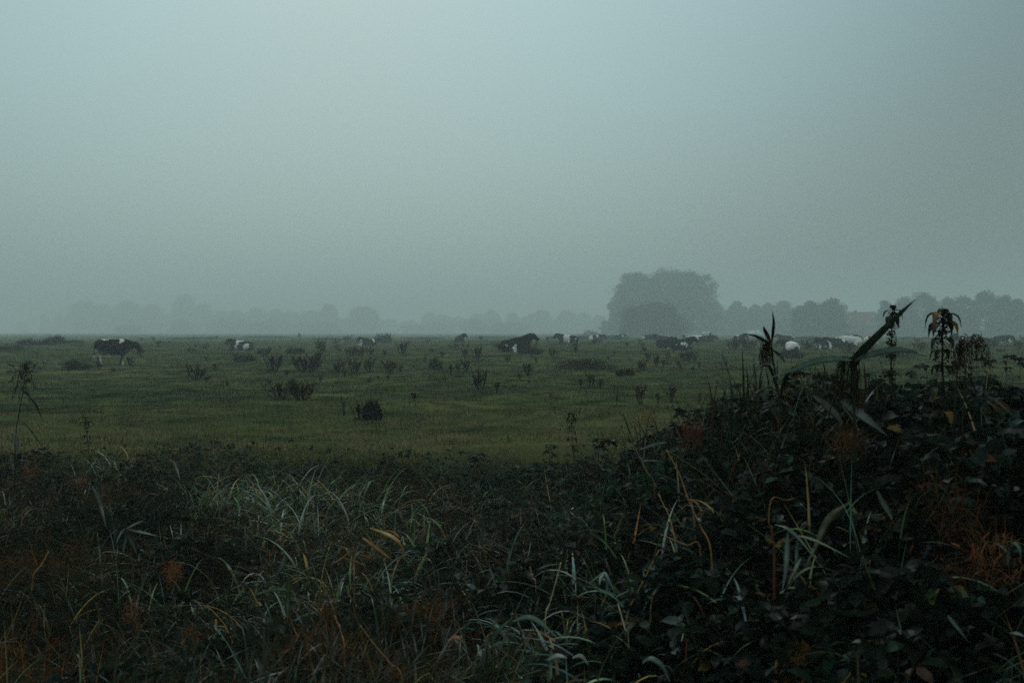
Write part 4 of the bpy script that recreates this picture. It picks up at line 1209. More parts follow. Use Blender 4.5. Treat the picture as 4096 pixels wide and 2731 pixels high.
def reed_big():
    d = 3.3
    b = foot((3400 - CX) / F * d, d + .05)
    t = plant(b, 'reed', 'nearest reed with one huge slanting leaf reaching above the tree line', 'reed', REEDS)
    mb = MB(); tube(mb, spline([b, W(3420, 2000, d + .02), W(3415, 1600, d), W(3425, 1450, d)], 10), np.linspace(.007, .005, 10), 7, (.05, .055, .03)); part(mb, 'stem', M_REED, t)
    mb = MB(); ribbon(mb, P((3404, 1470, d), (3440, 1412, d - .02), (3540, 1312, d - .05), (3612, 1242, d - .06), (3664, 1196, d - .05)), .030, (.045, .054, .032), .40, 22, taper=(.75, .12)); part(mb, 'leaf', M_REED, t, label='broad dark leaf slanting up to a point')
    mb = MB(); ribbon(mb, P((3418, 1445, d), (3340, 1438, d - .05), (3250, 1452, d - .1), (3170, 1482, d - .16), (3075, 1512, d - .2)), .025, (.10, .15, .115), .22, 20, side=(0, -1, .75)); part(mb, 'leaf', M_REED, t, label='bluish leaf arching out over the brambles')
    mb = MB(); ribbon(mb, P((3400, 1448, d), (3470, 1424, d - .04), (3560, 1404, d - .06), (3640, 1406, d - .05), (3700, 1424, d - .02)), .025, (.10, .15, .115), .2, 18, side=(0, -1, .75)); part(mb, 'leaf', M_REED, t, label='bluish leaf pointing the other way')
    mb = MB(); plume(mb, W(3378, 1440, d), .042, .135, 30, (.042, .041, .018)); plume(mb, W(3418, 1435, d + .02), .030, .155, 24, (.040, .026, .018)); part(mb, 'plume', M_DRY, t)


def reed_spiky():
    d = 4.2
    b = foot((3150 - CX) / F * d, d + .1)
    t = plant(b, 'reed', 'reed with upright spiky leaves and a dark drooping seed head', 'reed', REEDS)
    mb = MB(); tube(mb, spline([b, W(3125, 1800, d + .03), W(3118, 1600, d), W(3092, 1440, d), W(3086, 1366, d)], 12), np.linspace(.0055, .003, 12), 7, (.045, .055, .028)); part(mb, 'stem', M_REED, t)
    D2 = (.020, .028, .018)
    for pts, w in (([(3086, 1372, d), (3091, 1330, d), (3094, 1285, d - .02), (3088, 1240, d - .03)], .0135), ([(3082, 1368, d), (3070, 1345, d), (3058, 1320, d), (3053, 1302, d)], .0175),
                   ([(3080, 1372, d), (3050, 1360, d - .03), (3020, 1344, d - .05), (2975, 1334, d - .08)], .015), ([(3092, 1400, d), (3112, 1415, d - .02), (3128, 1432, d - .04), (3140, 1452, d - .04)], .0135),
                   ([(3110, 1560, d), (3082, 1478, d - .06), (3064, 1462, d - .08), (3040, 1466, d - .1)], .0135), ([(3116, 1600, d), (3140, 1520, d - .04), (3166, 1476, d - .06), (3188, 1462, d - .08)], .015)):
        mb = MB(); ribbon(mb, P(*pts), w, D2, .2, 12); part(mb, 'leaf', M_REED, t)
    mb = MB(); plume(mb, W(3070, 1372, d), .033, .085, 34, (.032, .021, .015), -.006); part(mb, 'plume', M_DRY, t)


def reed_left():
    d = 9.3
    b = foot((62 - CX) / F * d, d)
    t = plant(b, 'reed', 'thin bare reed with long drooping seed strands at the left edge', 'reed', REEDS)
    mb = MB(); tube(mb, spline([b, W(60, 1790, d), W(76, 1650, d), W(94, 1560, d), W(104, 1450, d)], 12), np.linspace(.005, .003, 12), 6, (.03, .028, .016)); part(mb, 'stem', M_REED, t)
    mb = MB()
    for ex, ey in ((36, 1525), (48, 1590), (75, 1600), (90, 1565), (105, 1560), (122, 1520), (142, 1548), (60, 1560), (110, 1530)):
        s = W(96 + rng.normal(0, 5), 1455 + rng.uniform(0, 45), d)
        e = W(ex, ey, d + rng.normal(0, .1))
        p = spline([s, s * .55 + e * .45 + np.array((0, 0, .07)), e * .8 + s * .2 + np.array((0, 0, .0)), e], 10)
        tube(mb, p, np.linspace(.003, .0015, 10), 3, BRN)
        m = 40; q = rng.uniform(.15, 1, m) * 9; i = np.clip(q.astype(int), 0, 8)
        c = p[i] + (p[i + 1] - p[i]) * (q - i)[:, None] + rng.standard_normal((m, 3)) * .009
        leaves(mb, c, rng.random(m) * 6.283, rng.uniform(-1.5, -.8, m), 0, rng.uniform(.016, .030, m), jit((.040, .028, .018), m), .35)
    part(mb, 'plume', M_DRY, t)
    for pts, w, c in (([(90, 1568, d), (112, 1575, d), (145, 1620, d - .02), (174, 1690, d - .03)], .026, (.035, .045, .025)),
                      ([(84, 1616, d), (104, 1617, d - .02), (113, 1640, d - .03), (104, 1675, d - .03)], .021, (.16, .17, .11)),
                      ([(84, 1680, d), (120, 1715, d - .02), (150, 1760, d - .03), (180, 1800, d - .03)], .014, (.12, .11, .06))):
        mb = MB(); ribbon(mb, P(*pts), w, c, .2, 12); part(mb, 'leaf', M_REED, t)


def reed_plume(px, py, d, lb, col, sp, dr, n, lean):
    b = foot((px - CX) / F * d, d)
    t = plant(b, 'reed', lb, 'reed', REEDS)
    top = W(px, py, d)
    mb = MB(); tube(mb, spline([b, (b + top) / 2 + np.array((-.02, 0, .05)), top], 9), np.linspace(.004, .0016, 9), 6, (.05, .045, .025)); part(mb, 'stem', M_REED, t)
    mb = MB(); plume(mb, top, sp, dr, n, col, lean); part(mb, 'plume', M_DRY, t)
    mb = MB(); ribbon(mb, [b * .35 + top * .65, b * .3 + top * .7 + np.array((.05, -.03, .05)), b * .3 + top * .7 + np.array((.14, -.06, -.02))], .011, (.04, .055, .03), .2, 10); part(mb, 'leaf', M_REED, t)


def nettle(px, top, base_px, d, label, nodes, llen, yel, bare=1.0, clus=70, group='nettles above the brambles'):
    b = foot((base_px - CX) / F * d, d)
    t = plant(b, 'nettle', label, 'nettle', group)
    T = W(px, top, d)
    p = spline([b, b * .6 + T * .4 + np.array((.015, 0, 0)), b * .2 + T * .8, T], 24)
    mb = MB(); tube(mb, p, np.linspace(.0055, .002, 24), 6, (.045, .050, .030)); part(mb, 'stem', M_LEAF, t)
    fl = MB()
    L = np.linalg.norm(T - b)
    for k in range(nodes):
        s = .004 + .040 * k + .0022 * k * k               # distance below the tip
        if s > .8 * L: break
        idx = (1 - s / L) * 23; i = int(min(22, idx)); q = p[i] + (p[i + 1] - p[i]) * (idx - i)
        size = llen * min(1.0, .80 + .1 * k) * rng.uniform(.8, 1.15) * (.5 if k == 0 else 1.05 if k < 3 else min(.95, .42 + .06 * k)) * (bare if k > 2 else 1)
        a0 = (k % 2) * math.pi / 2 + .35 + rng.normal(0, .3)
        for s2 in ((0, math.pi) if bare < 1 else (0, math.pi, 1.4, 4.6)):
            a = a0 + s2
            u = rng.random()
            c = (.018, .026, .015)
            if u < yel * (.3 + .7 * k / nodes): c = (.16, .085, .018) if rng.random() < .6 else (.07, .05, .018)
            mb = MB()
            f = np.array((math.cos(a), math.sin(a), 0))
            tl = rng.uniform(.35, .75) if k < 2 else rng.uniform(.0, .35)
            e = [q, q + f * size * .25 + np.array((0, 0, size * .25 * math.sin(tl))), q + f * size * .62 + np.array((0, 0, size * (.28 * math.sin(tl) - .16))), q + f * size * .80 - np.array((0, 0, size * rng.uniform(.45, .75)))]
            # serrated, pointed leaf
            n = 15; pp = spline(e, n); tt = np.gradient(pp, axis=0); tt /= np.linalg.norm(tt, axis=1)[:, None]
            sd = np.cross(tt, (0, 0, 1.)); sd /= np.linalg.norm(sd, axis=1)[:, None]; uu = np.cross(sd, tt)
            kk = np.linspace(0, 1, n); w = np.where(kk < .2, .04, np.sin(np.clip((kk - .2) / .8, 0, 1) ** .62 * math.pi)) * size * .19
            w = np.maximum(w, .0008) * (1 + .16 * (np.arange(n) % 2))
            v = np.stack([pp - sd * w[:, None] + uu * w[:, None] * .3, pp, pp + sd * w[:, None] + uu * w[:, None] * .3], 1).reshape(-1, 3)
            qd = []
            for i2 in range(n - 1):
                o = 3 * i2; qd += [(o, o + 1, o + 4, o + 3), (o + 1, o + 2, o + 5, o + 4)]
            mb.add(v, None, qd, np.asarray(c) * rng.uniform(.8, 1.25)); part(mb, 'leaf', M_LEAF, t)
        # clustered hanging flower strings at the node
        m = clus
        c = q + rng.standard_normal((m, 3)) * np.array((.008, .008, .008)) * min(1.5, .6 + .12 * k) * (1.5 if bare == 1 else 1) - np.array((0, 0, .008))
        cards(fl, c, rng.uniform(.006, .013, m), jit((.026, .028, .016), m, .3, .1))
    if clus > 20: part(fl, 'flower_cluster', M_DRY, t)


def settle(px, py, d):
    """How far to move a leaning stalk so that its foot stands in the growth."""
    return vhit(px, py, .03)[1] - d


def cane(name, label, cat, pts, rad, col, extra=(), group=None, leafcol=None, root=True):
    """A dry stalk along a bent path, with side leaves or twigs; rooted in the bank."""
    sh = settle(*pts[-1]); k_ = (pts[-1][2] + sh) / pts[-1][2]; rad *= k_
    mv = lambda q: (q[0], q[1], q[2] + sh)
    pts = [mv(q) for q in pts]; p = P(*pts)
    extra = [(kd, mv(pp) if kd == 'knot' else [mv(q) for q in pp], w * k_, c) for kd, pp, w, c in extra]
    b = foot(p[-1][0], p[-1][1])
    t = plant(b, name, label, cat, group)
    path = p + ([p[-1] * .5 + b * .5, b] if root else [])
    mb = MB(); q = spline(path, 6 * len(path)); tube(mb, q, np.linspace(rad * .7, rad, len(q)), 6, jit(col, len(q), .12, .05)); part(mb, 'stalk', M_DRY, t)
    for kind, pp, w, c in extra:
        mb = MB()
        if kind == 'leaf': ribbon(mb, P(*pp), w, c, .2, 12, side=(0, -.6, 1)); part(mb, 'leaf', M_REED, t)
        elif kind == 'knot':
            s = W(*pp); v = rng.standard_normal((40, 3)); v /= np.linalg.norm(v, axis=1)[:, None]; cards(mb, s + v * w * np.array((.7, .7, 1)), w * .9, jit(c, 40, .15, .05)); part(mb, 'bud', M_DRY, t)
        else:
            q = spline(P(*pp), 10); tube(mb, q, np.linspace(w, w * .5, 10), 5, c); part(mb, 'twig', M_DRY, t)
    return t


reed_big(); reed_spiky(); reed_left()
reed_plume(3838, 1362, 3.4, 'reed with thick brown plume hanging beside the yellowing nettle', (.060, .032, .020), .032, .12, 26, .02)
reed_plume(3872, 1345, 3.3, 'reed with a thin reddish plume bent into a hook', (.055, .030, .020), .040, .10, 22, .05)
nettle(3572, 1222, 3535, 4.0, 'slim nettle beside the slanting reed leaf', 14, .066, .12, .55)
nettle(3772, 1238, 3762, 3.5, 'stout nettle with a palm-like top and yellowing lower leaves', 14, .088, .40)
nettle(2285, 1650, 2300, 10.0, 'small dark nettle rising above the ditch edge', 9, .085, .05, 1.0, 14)
nettle(345, 1668, 372, 10.0, 'thin dark stalk rising from the ditch at the left', 9, .075, .1, 1.0, 12)

O1, O2, O3 = (.30, .15, .055), (.36, .22, .09), (.20, .15, .06)
cane('dry_reed', 'tall rust brown dry reed leaning to the right with a broken side shoot', 'dry reed', [(2665, 1798, 5.2), (2715, 1890, 5.1), (2755, 2000, 5.0), (2800, 2100, 4.9), (2845, 2215, 4.8)], .0045, O1,
     [('leaf', [(2756, 1995, 5.0), (2785, 2010, 4.95), (2805, 2040, 4.93), (2820, 2040, 4.9)], .012, O1), ('twig', [(2668, 1800, 5.2), (2740, 1845, 5.15), (2820, 1900, 5.1), (2890, 1960, 5.05)], .0022, O3),
      ('twig', [(2805, 2040, 4.9), (2802, 2070, 4.9), (2790, 2078, 4.9)], .002, O1), ('knot', (2797, 2078, 4.9), .009, (.5, .5, .45)), ('leaf', [(2790, 2080, 4.9), (2798, 2100, 4.9), (2806, 2118, 4.9)], .012, (.2, .09, .05))], 'dry reeds in the foreground')
cane('dry_reed', 'green-topped reed stalk ending in a pale broken joint', 'dry reed', [(2535, 1783, 5.4), (2560, 1830, 5.35), (2590, 1890, 5.3), (2617, 1942, 5.25)], .0035, (.22, .22, .09),
     [('leaf', [(2538, 1784, 5.4), (2570, 1752, 5.35), (2600, 1728, 5.3)], .018, (.06, .10, .075)), ('leaf', [(2536, 1784, 5.4), (2505, 1790, 5.35), (2470, 1760, 5.3), (2432, 1730, 5.25)], .014, (.06, .10, .08)),
      ('leaf', [(2600, 1726, 5.3), (2625, 1714, 5.3), (2575, 1716, 5.2), (2550, 1718, 5.2)], .012, (.09, .11, .07)), ('leaf', [(2670, 1770, 5.3), (2620, 1780, 5.25), (2560, 1798, 5.2)], .030, (.06, .10, .085)),
      ('leaf', [(2655, 1845, 5.25), (2610, 1843, 5.2), (2565, 1843, 5.2)], .014, (.07, .11, .09)), ('leaf', [(2535, 1780, 5.4), (2515, 1720, 5.4), (2495, 1670, 5.4), (2462, 1642, 5.4)], .008, (.03, .04, .03)),
      ('knot', (2617, 1944, 5.25), .013, (.42, .24, .13))], 'dry reeds in the foreground')
cane('dry_reed', 'lower piece of snapped reed just below the pale broken joint', 'dry reed', [(2634, 1975, 5.2), (2650, 2010, 5.15), (2675, 2060, 5.1), (2700, 2150, 5.0), (2708, 2172, 5.0)], .0032, O2, [('knot', (2638, 1982, 5.2), .008, O2)], 'dry reeds in the foreground')
cane('dry_reed', 'long straight tan reed slanting across the dark brambles below the broken ones', 'dry reed', [(2635, 2200, 4.4), (2600, 2270, 4.3), (2550, 2370, 4.2), (2505, 2490, 4.1)], .0042, (.24, .17, .06), (), 'dry reeds in the foreground')
cane('dry_reed', 'zigzag bent orange reed low in the brambles', 'dry reed', [(2735, 2240, 4.4), (2715, 2310, 4.3), (2655, 2350, 4.2), (2605, 2415, 4.1)], .0042, (.30, .17, .07), [('twig', [(2640, 2310, 4.2), (2655, 2335, 4.2), (2662, 2350, 4.2)], .003, O1)], 'dry reeds in the foreground')
cane('dry_reed', 'flat tan stalk lying between the rust brown reed and the thicket', 'dry reed', [(2640, 2135, 4.8), (2700, 2160, 4.75), (2750, 2180, 4.7), (2800, 2192, 4.7)], .003, O2, (), 'dry reeds in the foreground')
cane('dry_reed', 'pale jointed straw standing in the lower middle', 'dry reed', [(2244, 2248, 3.9), (2225, 2320, 3.85), (2200, 2410, 3.8), (2182, 2475, 3.75)], .0036, (.40, .33, .18), [('leaf', [(2240, 2255, 3.9), (2190, 2262, 3.85), (2140, 2280, 3.8)], .010, (.08, .11, .08))], 'dry reeds in the foreground')
cane('dry_reed', 'short thin straw left of the pale jointed one', 'dry reed', [(2120, 2265, 4.0), (2132, 2310, 3.95), (2143, 2345, 3.9)], .0026, (.34, .22, .12), (), 'dry reeds in the foreground')
cane('dry_reed', 'slender pale curved straw below the long slanting tan reed', 'dry reed', [(2472, 2415, 3.6), (2488, 2470, 3.55), (2502, 2520, 3.5), (2514, 2560, 3.5)], .003, (.40, .34, .22), (), 'dry reeds in the foreground')
cane('dry_reed', 'long brown straw crossing the bottom left centre', 'dry reed', [(1440, 2500, 3.2), (1500, 2580, 3.15), (1560, 2650, 3.1), (1610, 2725, 3.05)], .003, (.26, .15, .07), (), 'dry reeds in the foreground')
cane('dry_reed', 'upright orange stub beside the curled orange leaves', 'dry reed', [(1414, 2190, 4.4), (1416, 2250, 4.4), (1417, 2330, 4.35)], .0055, (.36, .17, .08), [('twig', [(1372, 2232, 4.4), (1420, 2245, 4.4), (1465, 2262, 4.35)], .004, O1), ('twig', [(1400, 2205, 4.4), (1370, 2230, 4.4), (1335, 2252, 4.35)], .004, O2)], 'dry reeds in the foreground')
cane('dry_reed', 'rust coloured twig fork low at the bottom left', 'dry reed', [(1338, 2460, 3.4), (1365, 2530, 3.35), (1378, 2610, 3.3)], .0034, (.28, .13, .06), [('twig', [(1410, 2530, 3.35), (1385, 2570, 3.35), (1377, 2600, 3.3)], .002, O1)], 'dry reeds in the foreground')
cane('dry_reed', 'orange broken stick leaning in the far left tangle', 'dry reed', [(195, 2205, 4.0), (165, 2260, 3.95), (130, 2320, 3.9)], .0045, (.32, .16, .06), (), 'dry reeds in the foreground')
cane('dry_reed', 'short dark orange leaf stalk upright by the folded pale blade', 'dry reed', [(3085, 2100, 3.3), (3090, 2150, 3.3), (3097, 2210, 3.3)], .0045, (.22, .08, .04), (), 'dry reeds in the foreground')
cane('dry_reed', 'thin straight straw lying across the dark right bank', 'dry reed', [(3290, 1950, 3.3), (3220, 1978, 3.25), (3150, 2000, 3.2), (3080, 2015, 3.15)], .0022, (.32, .18, .07), [('leaf', [(3250, 1960, 3.3), (3240, 1985, 3.3), (3236, 2030, 3.3)], .012, (.26, .12, .05))], 'dry reeds in the foreground')
cane('dry_reed', 'curved orange leaf stub at the very bottom right of centre', 'dry reed', [(3190, 2632, 2.4), (3150, 2640, 2.38), (3105, 2672, 2.36)], .005, (.34, .17, .05), (), 'dry reeds in the foreground')


def leaf_group(name, label, cat, items, base=None, group=None, mat=None):
    low = max((q for i in items for q in i[0]), key=lambda q: q[1])
    sh = 0 if 'left edge' in label else settle(*low)
    k_ = (low[2] + sh) / low[2]
    items = [([(q[0], q[1], q[2] + sh) for q in i[0]], i[1] * k_, i[2]) for i in items]
    pts = [W(*i[0][0]) for i in items]
    b = base if base is not None else foot(np.mean([p[0] for p in pts]), np.mean([p[1] for p in pts]))
    t = plant(b, name, label, cat, group)
    for pts, w, c in items:
        mb = MB(); ribbon(mb, P(*pts), w, c, .16, 14, side=(0, -.7, .8)); part(mb, 'leaf', mat or M_REED, t)
    return t


BL = 'loose reed leaves in the foreground'
leaf_group('reed_leaf', 'curled yellow-orange dead reed leaves in the left centre foreground', 'reed leaf', [
    ([(1480, 2112, 4.5), (1530, 2130, 4.45), (1580, 2155, 4.4), (1610, 2190, 4.4), (1620, 2246, 4.4)], .020, (.42, .26, .07)),
    ([(1450, 2150, 4.5), (1490, 2180, 4.45), (1540, 2218, 4.4), (1580, 2248, 4.4)], .018, (.30, .15, .04)),
    ([(1545, 2120, 4.5), (1575, 2130, 4.5), (1600, 2150, 4.45)], .012, (.34, .16, .06)),
    ([(1465, 2130, 4.5), (1500, 2190, 4.45), (1520, 2240, 4.4)], .011, (.20, .12, .03))], group=BL)
leaf_group('reed_leaf', 'two pale parallel blades folded into a triangle on the dark right bank', 'reed leaf', [
    ([(3152, 2125, 3.0), (3148, 2200, 2.98), (3142, 2290, 2.95), (3128, 2365, 2.93)], .016, (.17, .22, .17)),
    ([(3190, 2160, 3.0), (3186, 2230, 2.98), (3184, 2330, 2.95)], .012, (.12, .18, .15)),
    ([(3100, 2098, 3.05), (3150, 2115, 3.0), (3205, 2165, 2.97), (3275, 2255, 2.93)], .013, (.17, .21, .16)),
    ([(3185, 2142, 3.0), (3230, 2152, 2.98), (3290, 2175, 2.95), (3400, 2230, 2.9)], .011, (.22, .26, .18)),
    ([(3205, 2230, 2.95), (3175, 2290, 2.92), (3148, 2345, 2.9)], .012, (.14, .18, .12)),
    ([(3190, 2345, 2.9), (3150, 2362, 2.88), (3115, 2372, 2.88)], .014, (.20, .22, .14))], group=BL)
leaf_group('reed_leaf', 'long olive blade bending over behind the folded triangle', 'reed leaf', [
    ([(3400, 2010, 3.1), (3320, 2070, 3.05), (3270, 2170, 3.0), (3220, 2270, 2.95)], .022, (.075, .085, .04))], group=BL)
leaf_group('reed_leaf', 'broad faded blade hanging down from the top of the right bank', 'reed leaf', [
    ([(3362, 1604, 2.5), (3420, 1650, 2.45), (3480, 1692, 2.42), (3556, 1748, 2.4)], .030, (.075, .105, .085))], group=BL)
leaf_group('reed_leaf', 'second dull blade left of the broad faded one on the right bank', 'reed leaf', [
    ([(3250, 1580, 2.6), (3300, 1622, 2.55), (3350, 1672, 2.52), (3372, 1700, 2.5)], .024, (.05, .058, .038))], group=BL)
leaf_group('reed_leaf', 'short thick green blade pointing down right of the rusty patch', 'reed leaf', [
    ([(3508, 1962, 2.8), (3530, 2010, 2.78), (3560, 2060, 2.76), (3568, 2080, 2.75)], .018, (.085, .11, .065))], group=BL)
leaf_group('reed_leaf', 'pale star of folded blades in the left foreground', 'reed leaf', [
    ([(505, 2115, 4.0), (540, 2098, 3.98), (575, 2082, 3.95)], .016, (.15, .19, .14)), ([(512, 2118, 4.0), (570, 2130, 3.98), (640, 2146, 3.95)], .013, (.14, .19, .16)),
    ([(500, 2112, 4.0), (480, 2140, 3.98), (462, 2180, 3.95)], .011, (.16, .21, .17)), ([(508, 2140, 4.0), (498, 2180, 3.98), (492, 2215, 3.95)], .013, (.10, .14, .13)),
    ([(512, 2140, 4.0), (530, 2175, 3.98), (548, 2215, 3.95)], .012, (.10, .14, .13))], group=BL)
leaf_group('reed_leaf', 'single grey-green blade standing point down at the left', 'reed leaf', [
    ([(368, 1945, 5.0), (390, 1985, 4.98), (410, 2050, 4.95), (426, 2115, 4.9)], .022, (.13, .15, .10))], group=BL)
leaf_group('reed_leaf', 'pale curled blade at the edge of the pasture, left of centre', 'reed leaf', [
    ([(672, 1836, 8.0), (695, 1850, 8.0), (712, 1890, 7.95), (722, 1930, 7.9)], .020, (.19, .20, .13))], group=BL)
leaf_group('reed_leaf', 'shining pale bent blade in the lower middle, like a hook', 'reed leaf', [
    ([(2360, 2330, 3.7), (2395, 2305, 3.68), (2418, 2292, 3.65), (2440, 2330, 3.62), (2470, 2395, 3.6)], .014, (.15, .22, .19)),
    ([(2418, 2292, 3.65), (2402, 2315, 3.62), (2398, 2340, 3.6)], .012, (.2, .27, .23)), ([(2425, 2300, 3.65), (2430, 2350, 3.62), (2425, 2385, 3.6)], .010, (.11, .16, .15))], group=BL)
leaf_group('reed_leaf', 'orange-tipped bent blade at the bottom centre', 'reed leaf', [
    ([(1790, 2560, 3.0), (1820, 2550, 2.98), (1850, 2562, 2.96), (1868, 2605, 2.95)], .016, (.36, .20, .09)), ([(1815, 2555, 3.0), (1835, 2580, 2.97), (1845, 2610, 2.95)], .010, (.20, .20, .14))], group=BL)
leaf_group('reed_leaf', 'broad shiny arching blades at the bottom centre', 'reed leaf', [
    ([(2050, 2485, 3.3), (2110, 2470, 3.28), (2160, 2490, 3.25), (2240, 2560, 3.2)], .022, (.11, .16, .11)), ([(2190, 2640, 3.0), (2230, 2625, 2.98), (2270, 2630, 2.96)], .020, (.18, .23, .20)),
    ([(2290, 2630, 3.0), (2325, 2625, 2.98), (2355, 2660, 2.96)], .016, (.18, .23, .19)), ([(2570, 2650, 2.9), (2605, 2635, 2.88), (2650, 2665, 2.86), (2680, 2730, 2.84)], .018, (.10, .15, .12)),
    ([(2740, 2600, 3.0), (2790, 2590, 2.98), (2830, 2630, 2.95)], .018, (.10, .15, .12)), ([(1960, 2580, 3.1), (2000, 2520, 3.08), (2050, 2470, 3.05)], .018, (.08, .13, .08))], group=BL)
leaf_group('reed_leaf', 'two thick green blades crossing at the lower left of centre', 'reed leaf', [
    ([(1150, 2490, 3.4), (1152, 2420, 3.42), (1155, 2330, 3.45), (1158, 2290, 3.46)], .016, (.07, .11, .03)), ([(1010, 2382, 3.5), (1080, 2362, 3.48), (1140, 2358, 3.45), (1190, 2375, 3.42)], .014, (.07, .12, .06)),
    ([(1140, 2220, 3.9), (1125, 2270, 3.87), (1085, 2335, 3.85)], .020, (.08, .10, .08))], group=BL)
leaf_group('reed_leaf', 'white-backed torn leaf tip at the left edge, like an upturned cone', 'reed leaf', [
    ([(66, 1732, 9.2), (67, 1760, 9.2), (68, 1790, 9.2), (68, 1806, 9.2)], .048, (.24, .24, .20))], group=BL)
leaf_group('reed_leaf', 'smaller pale cone-like leaf tip below the torn one at the left edge', 'reed leaf', [
    ([(42, 1824, 9.2), (46, 1850, 9.2), (52, 1872, 9.2), (55, 1890, 9.2)], .042, (.22, .20, .16))], group=BL)
leaf_group('reed_leaf', 'hooked pale blade at the right edge', 'reed leaf', [
    ([(4030, 2260, 2.7), (4032, 2200, 2.7), (4050, 2172, 2.68), (4075, 2190, 2.66), (4085, 2240, 2.65)], .014, (.14, .19, .16)), ([(3790, 2460, 2.6), (3820, 2500, 2.58), (3870, 2560, 2.55)], .012, (.08, .12, .10)),
    ([(4040, 2530, 2.5), (4070, 2535, 2.48), (4100, 2545, 2.46)], .014, (.14, .19, .17))], group=BL)


def dead_tuft(px, py, label, r, n, col, hang=0.0, d=None):
    """Fuzzy clump of dead rust-coloured threads (withered bedstraw or fern)."""
    p = vhit(px, py) if d is None else W(px, py, d)
    b = np.array((p[0], p[1], p[2] - .06))
    t = plant(b, 'dead_tuft', label, 'dead plant', 'rusty dead tufts in the foreground')
    mb = MB()
    v = rng.standard_normal((n, 3)); v /= np.linalg.norm(v, axis=1)[:, None]
    o = p + v * r * np.array((.6, .6, .75)) * rng.random((n, 1)) ** .5
    if hang: o[:, 2] -= hang * rng.random(n)
    blades(mb, o, rng.random(n) * 6.283, r * rng.uniform(.3, 1.2, n), rng.uniform(.0014, .0030, n), rng.uniform(0, 1.6, n), rng.normal(.9, .9, n), 5, jit(col, n, .35, .1), wmid=.2)
    part(mb, 'threads', M_DRY, t, False)
    mb = MB(); m = n // 2
    v = rng.standard_normal((m, 3)); v /= np.linalg.norm(v, axis=1)[:, None]
    q = p + v * r * .9 * np.array((1, 1, 1)) * rng.random((m, 1)) ** .5
    if hang: q[:, 2] -= hang * rng.random(m)
    leaves(mb, q, rng.random(m) * 6.283, rng.normal(-.5, .6, m), rng.normal(0, .7, m), rng.uniform(.012, .03, m), jit(np.asarray(col) * .8, m, .3, .1), .4)
    part(mb, 'withered_leaves', M_DRY, t, False)


for a in [(125, 1880, 'rust red fuzzy dead tuft at the left edge below the bare reed', .16, 260, (.24, .085, .034), .14), (325, 1935, 'small pinkish dead tuft beside the upright grey-green blade', .08, 160, (.24, .10, .05)),
          (690, 2275, 'orange dead tuft with spiky threads in the left foreground', .08, 150, (.30, .11, .04), .07), (530, 2420, 'brown hanging dead tuft, lowest of those on the left', .06, 170, (.24, .11, .05), .11),
          (1700, 2150, 'pinkish dead tuft right of the curled orange leaves', .06, 200, (.26, .13, .075)), (3790, 2080, 'wide rusty dead patch on the right bank', .17, 120, (.075, .034, .014)),
          (3870, 2150, 'rusty dead patch lower middle of the right bank', .15, 100, (.075, .034, .014)), (3960, 2260, 'brightest rusty dead tuft near the right edge', .11, 110, (.20, .08, .028)),
          (3840, 2330, 'darkest rusty dead tuft, lowest on the right bank', .07, 70, (.07, .030, .012)), (2770, 1750, 'small orange dead tuft right of the broken reed tops', .10, 150, (.20, .06, .025)),
          (2600, 1690, 'ochre dead grass tuft at the pasture edge', .22, 320, (.17, .105, .03)), (1310, 2470, 'dull brown dead tuft between the crossing green blades and the twig fork', .07, 160, (.15, .07, .035)),
          (760, 2560, 'dull orange dead strands at the bottom left', .07, 150, (.17, .075, .028)), (3200, 2690, 'brown dead tuft at the bottom edge right of centre', .06, 150, (.17, .09, .03)),
          (2080, 2080, 'small brown dead tuft in the middle of the brambles', .10, 160, (.12, .07, .03)), (420, 2010, 'low orange dead strands under the grey-green blade', .09, 150, (.18, .075, .03)),
          (3400, 1780, 'dim brown dead tuft high on the right bank', .09, 160, (.13, .065, .025))]:
    dead_tuft(*a)


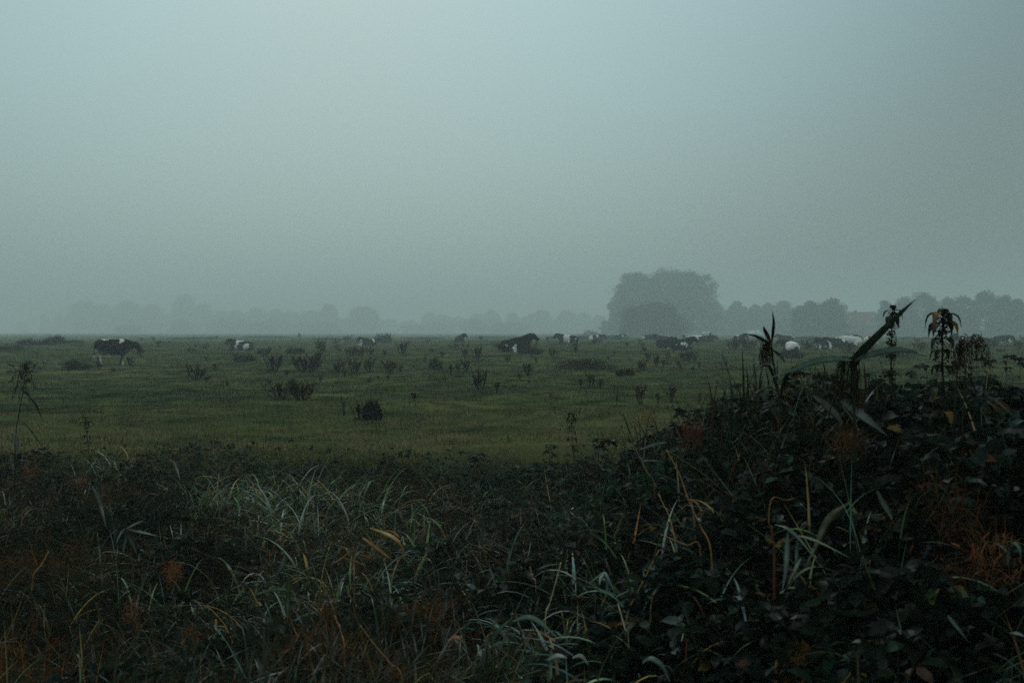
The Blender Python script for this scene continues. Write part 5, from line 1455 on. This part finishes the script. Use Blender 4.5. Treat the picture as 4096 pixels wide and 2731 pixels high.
# bramble shoots that stick out above the thicket
def shoots():
    spots = [(3050, 1560), (3180, 1500), (3260, 1500), (3330, 1520), (3480, 1500), (3560, 1490), (3640, 1490), (3700, 1470), (3820, 1460), (3900, 1440), (3960, 1450), (4030, 1430), (4080, 1440),
             (2900, 1600), (2820, 1650), (2700, 1700), (2400, 1770), (2200, 1790), (1900, 1820), (2980, 1640), (3420, 1560), (3760, 1540), (3880, 1520), (4000, 1540), (3100, 1620), (2960, 1540)]
    lab = ['dipping to the left', 'leaning to the right', 'standing almost upright', 'leaning back']
    for i, (px, py) in enumerate(spots):
        p = vhit(px, py + 40)
        b = foot(p[0], p[1])
        top = W(px, py, p[1])
        near = ('the spiky reed' if 2880 < px < 3200 else 'the nearest big-leaved reed' if 3200 <= px < 3500 else 'the slim nettle' if 3500 <= px < 3680 else 'the stout nettle' if px < 3850 and px >= 3680 else
                'the right edge of the bank' if px >= 3850 else 'the tall rust brown dry reed' if px > 2500 else 'the ditch edge in the middle')
        t = plant(b, 'bramble_shoot', 'leafy bramble shoot showing above the thicket near ' + near, 'bramble', 'bramble shoots above the thicket')
        mb = MB(); ln = np.array((rng.normal(0, .10), rng.normal(-.02, .06), 0))
        q = spline([b, b * .4 + top * .6 - ln * .2, top, top + ln + np.array((0, 0, rng.uniform(-.04, .03)))], 14)
        tube(mb, q, np.linspace(.004, .0018, 14), 5, (.05, .032, .022)); part(mb, 'stem', M_DRY, t)
        n = 13; idx = rng.uniform(6, 13, n); k = np.clip(idx.astype(int), 0, 12)
        c = q[k] + (q[k + 1] - q[k]) * (idx - k)[:, None]
        mb = MB(); az = rng.random(n) * 6.283; sz = rng.uniform(.045, .085, n) * (1 if p[1] < 6 else 1.15)
        col = jit((.020, .032, .020), n, .3, .1)
        m = rng.random(n) < .12; col[m] = (.075, .05, .018)
        for da in (0, 1.2, -1.2):
            leaves(mb, c + np.stack([np.cos(az), np.sin(az), 0 * az], 1) * .03, az + da, rng.normal(-.15, .3, n), rng.normal(0, .35, n), sz * (1.05 if da == 0 else .85), col, .95, droop=.15)
        part(mb, 'leaves', M_LEAF, t, False)


shoots()
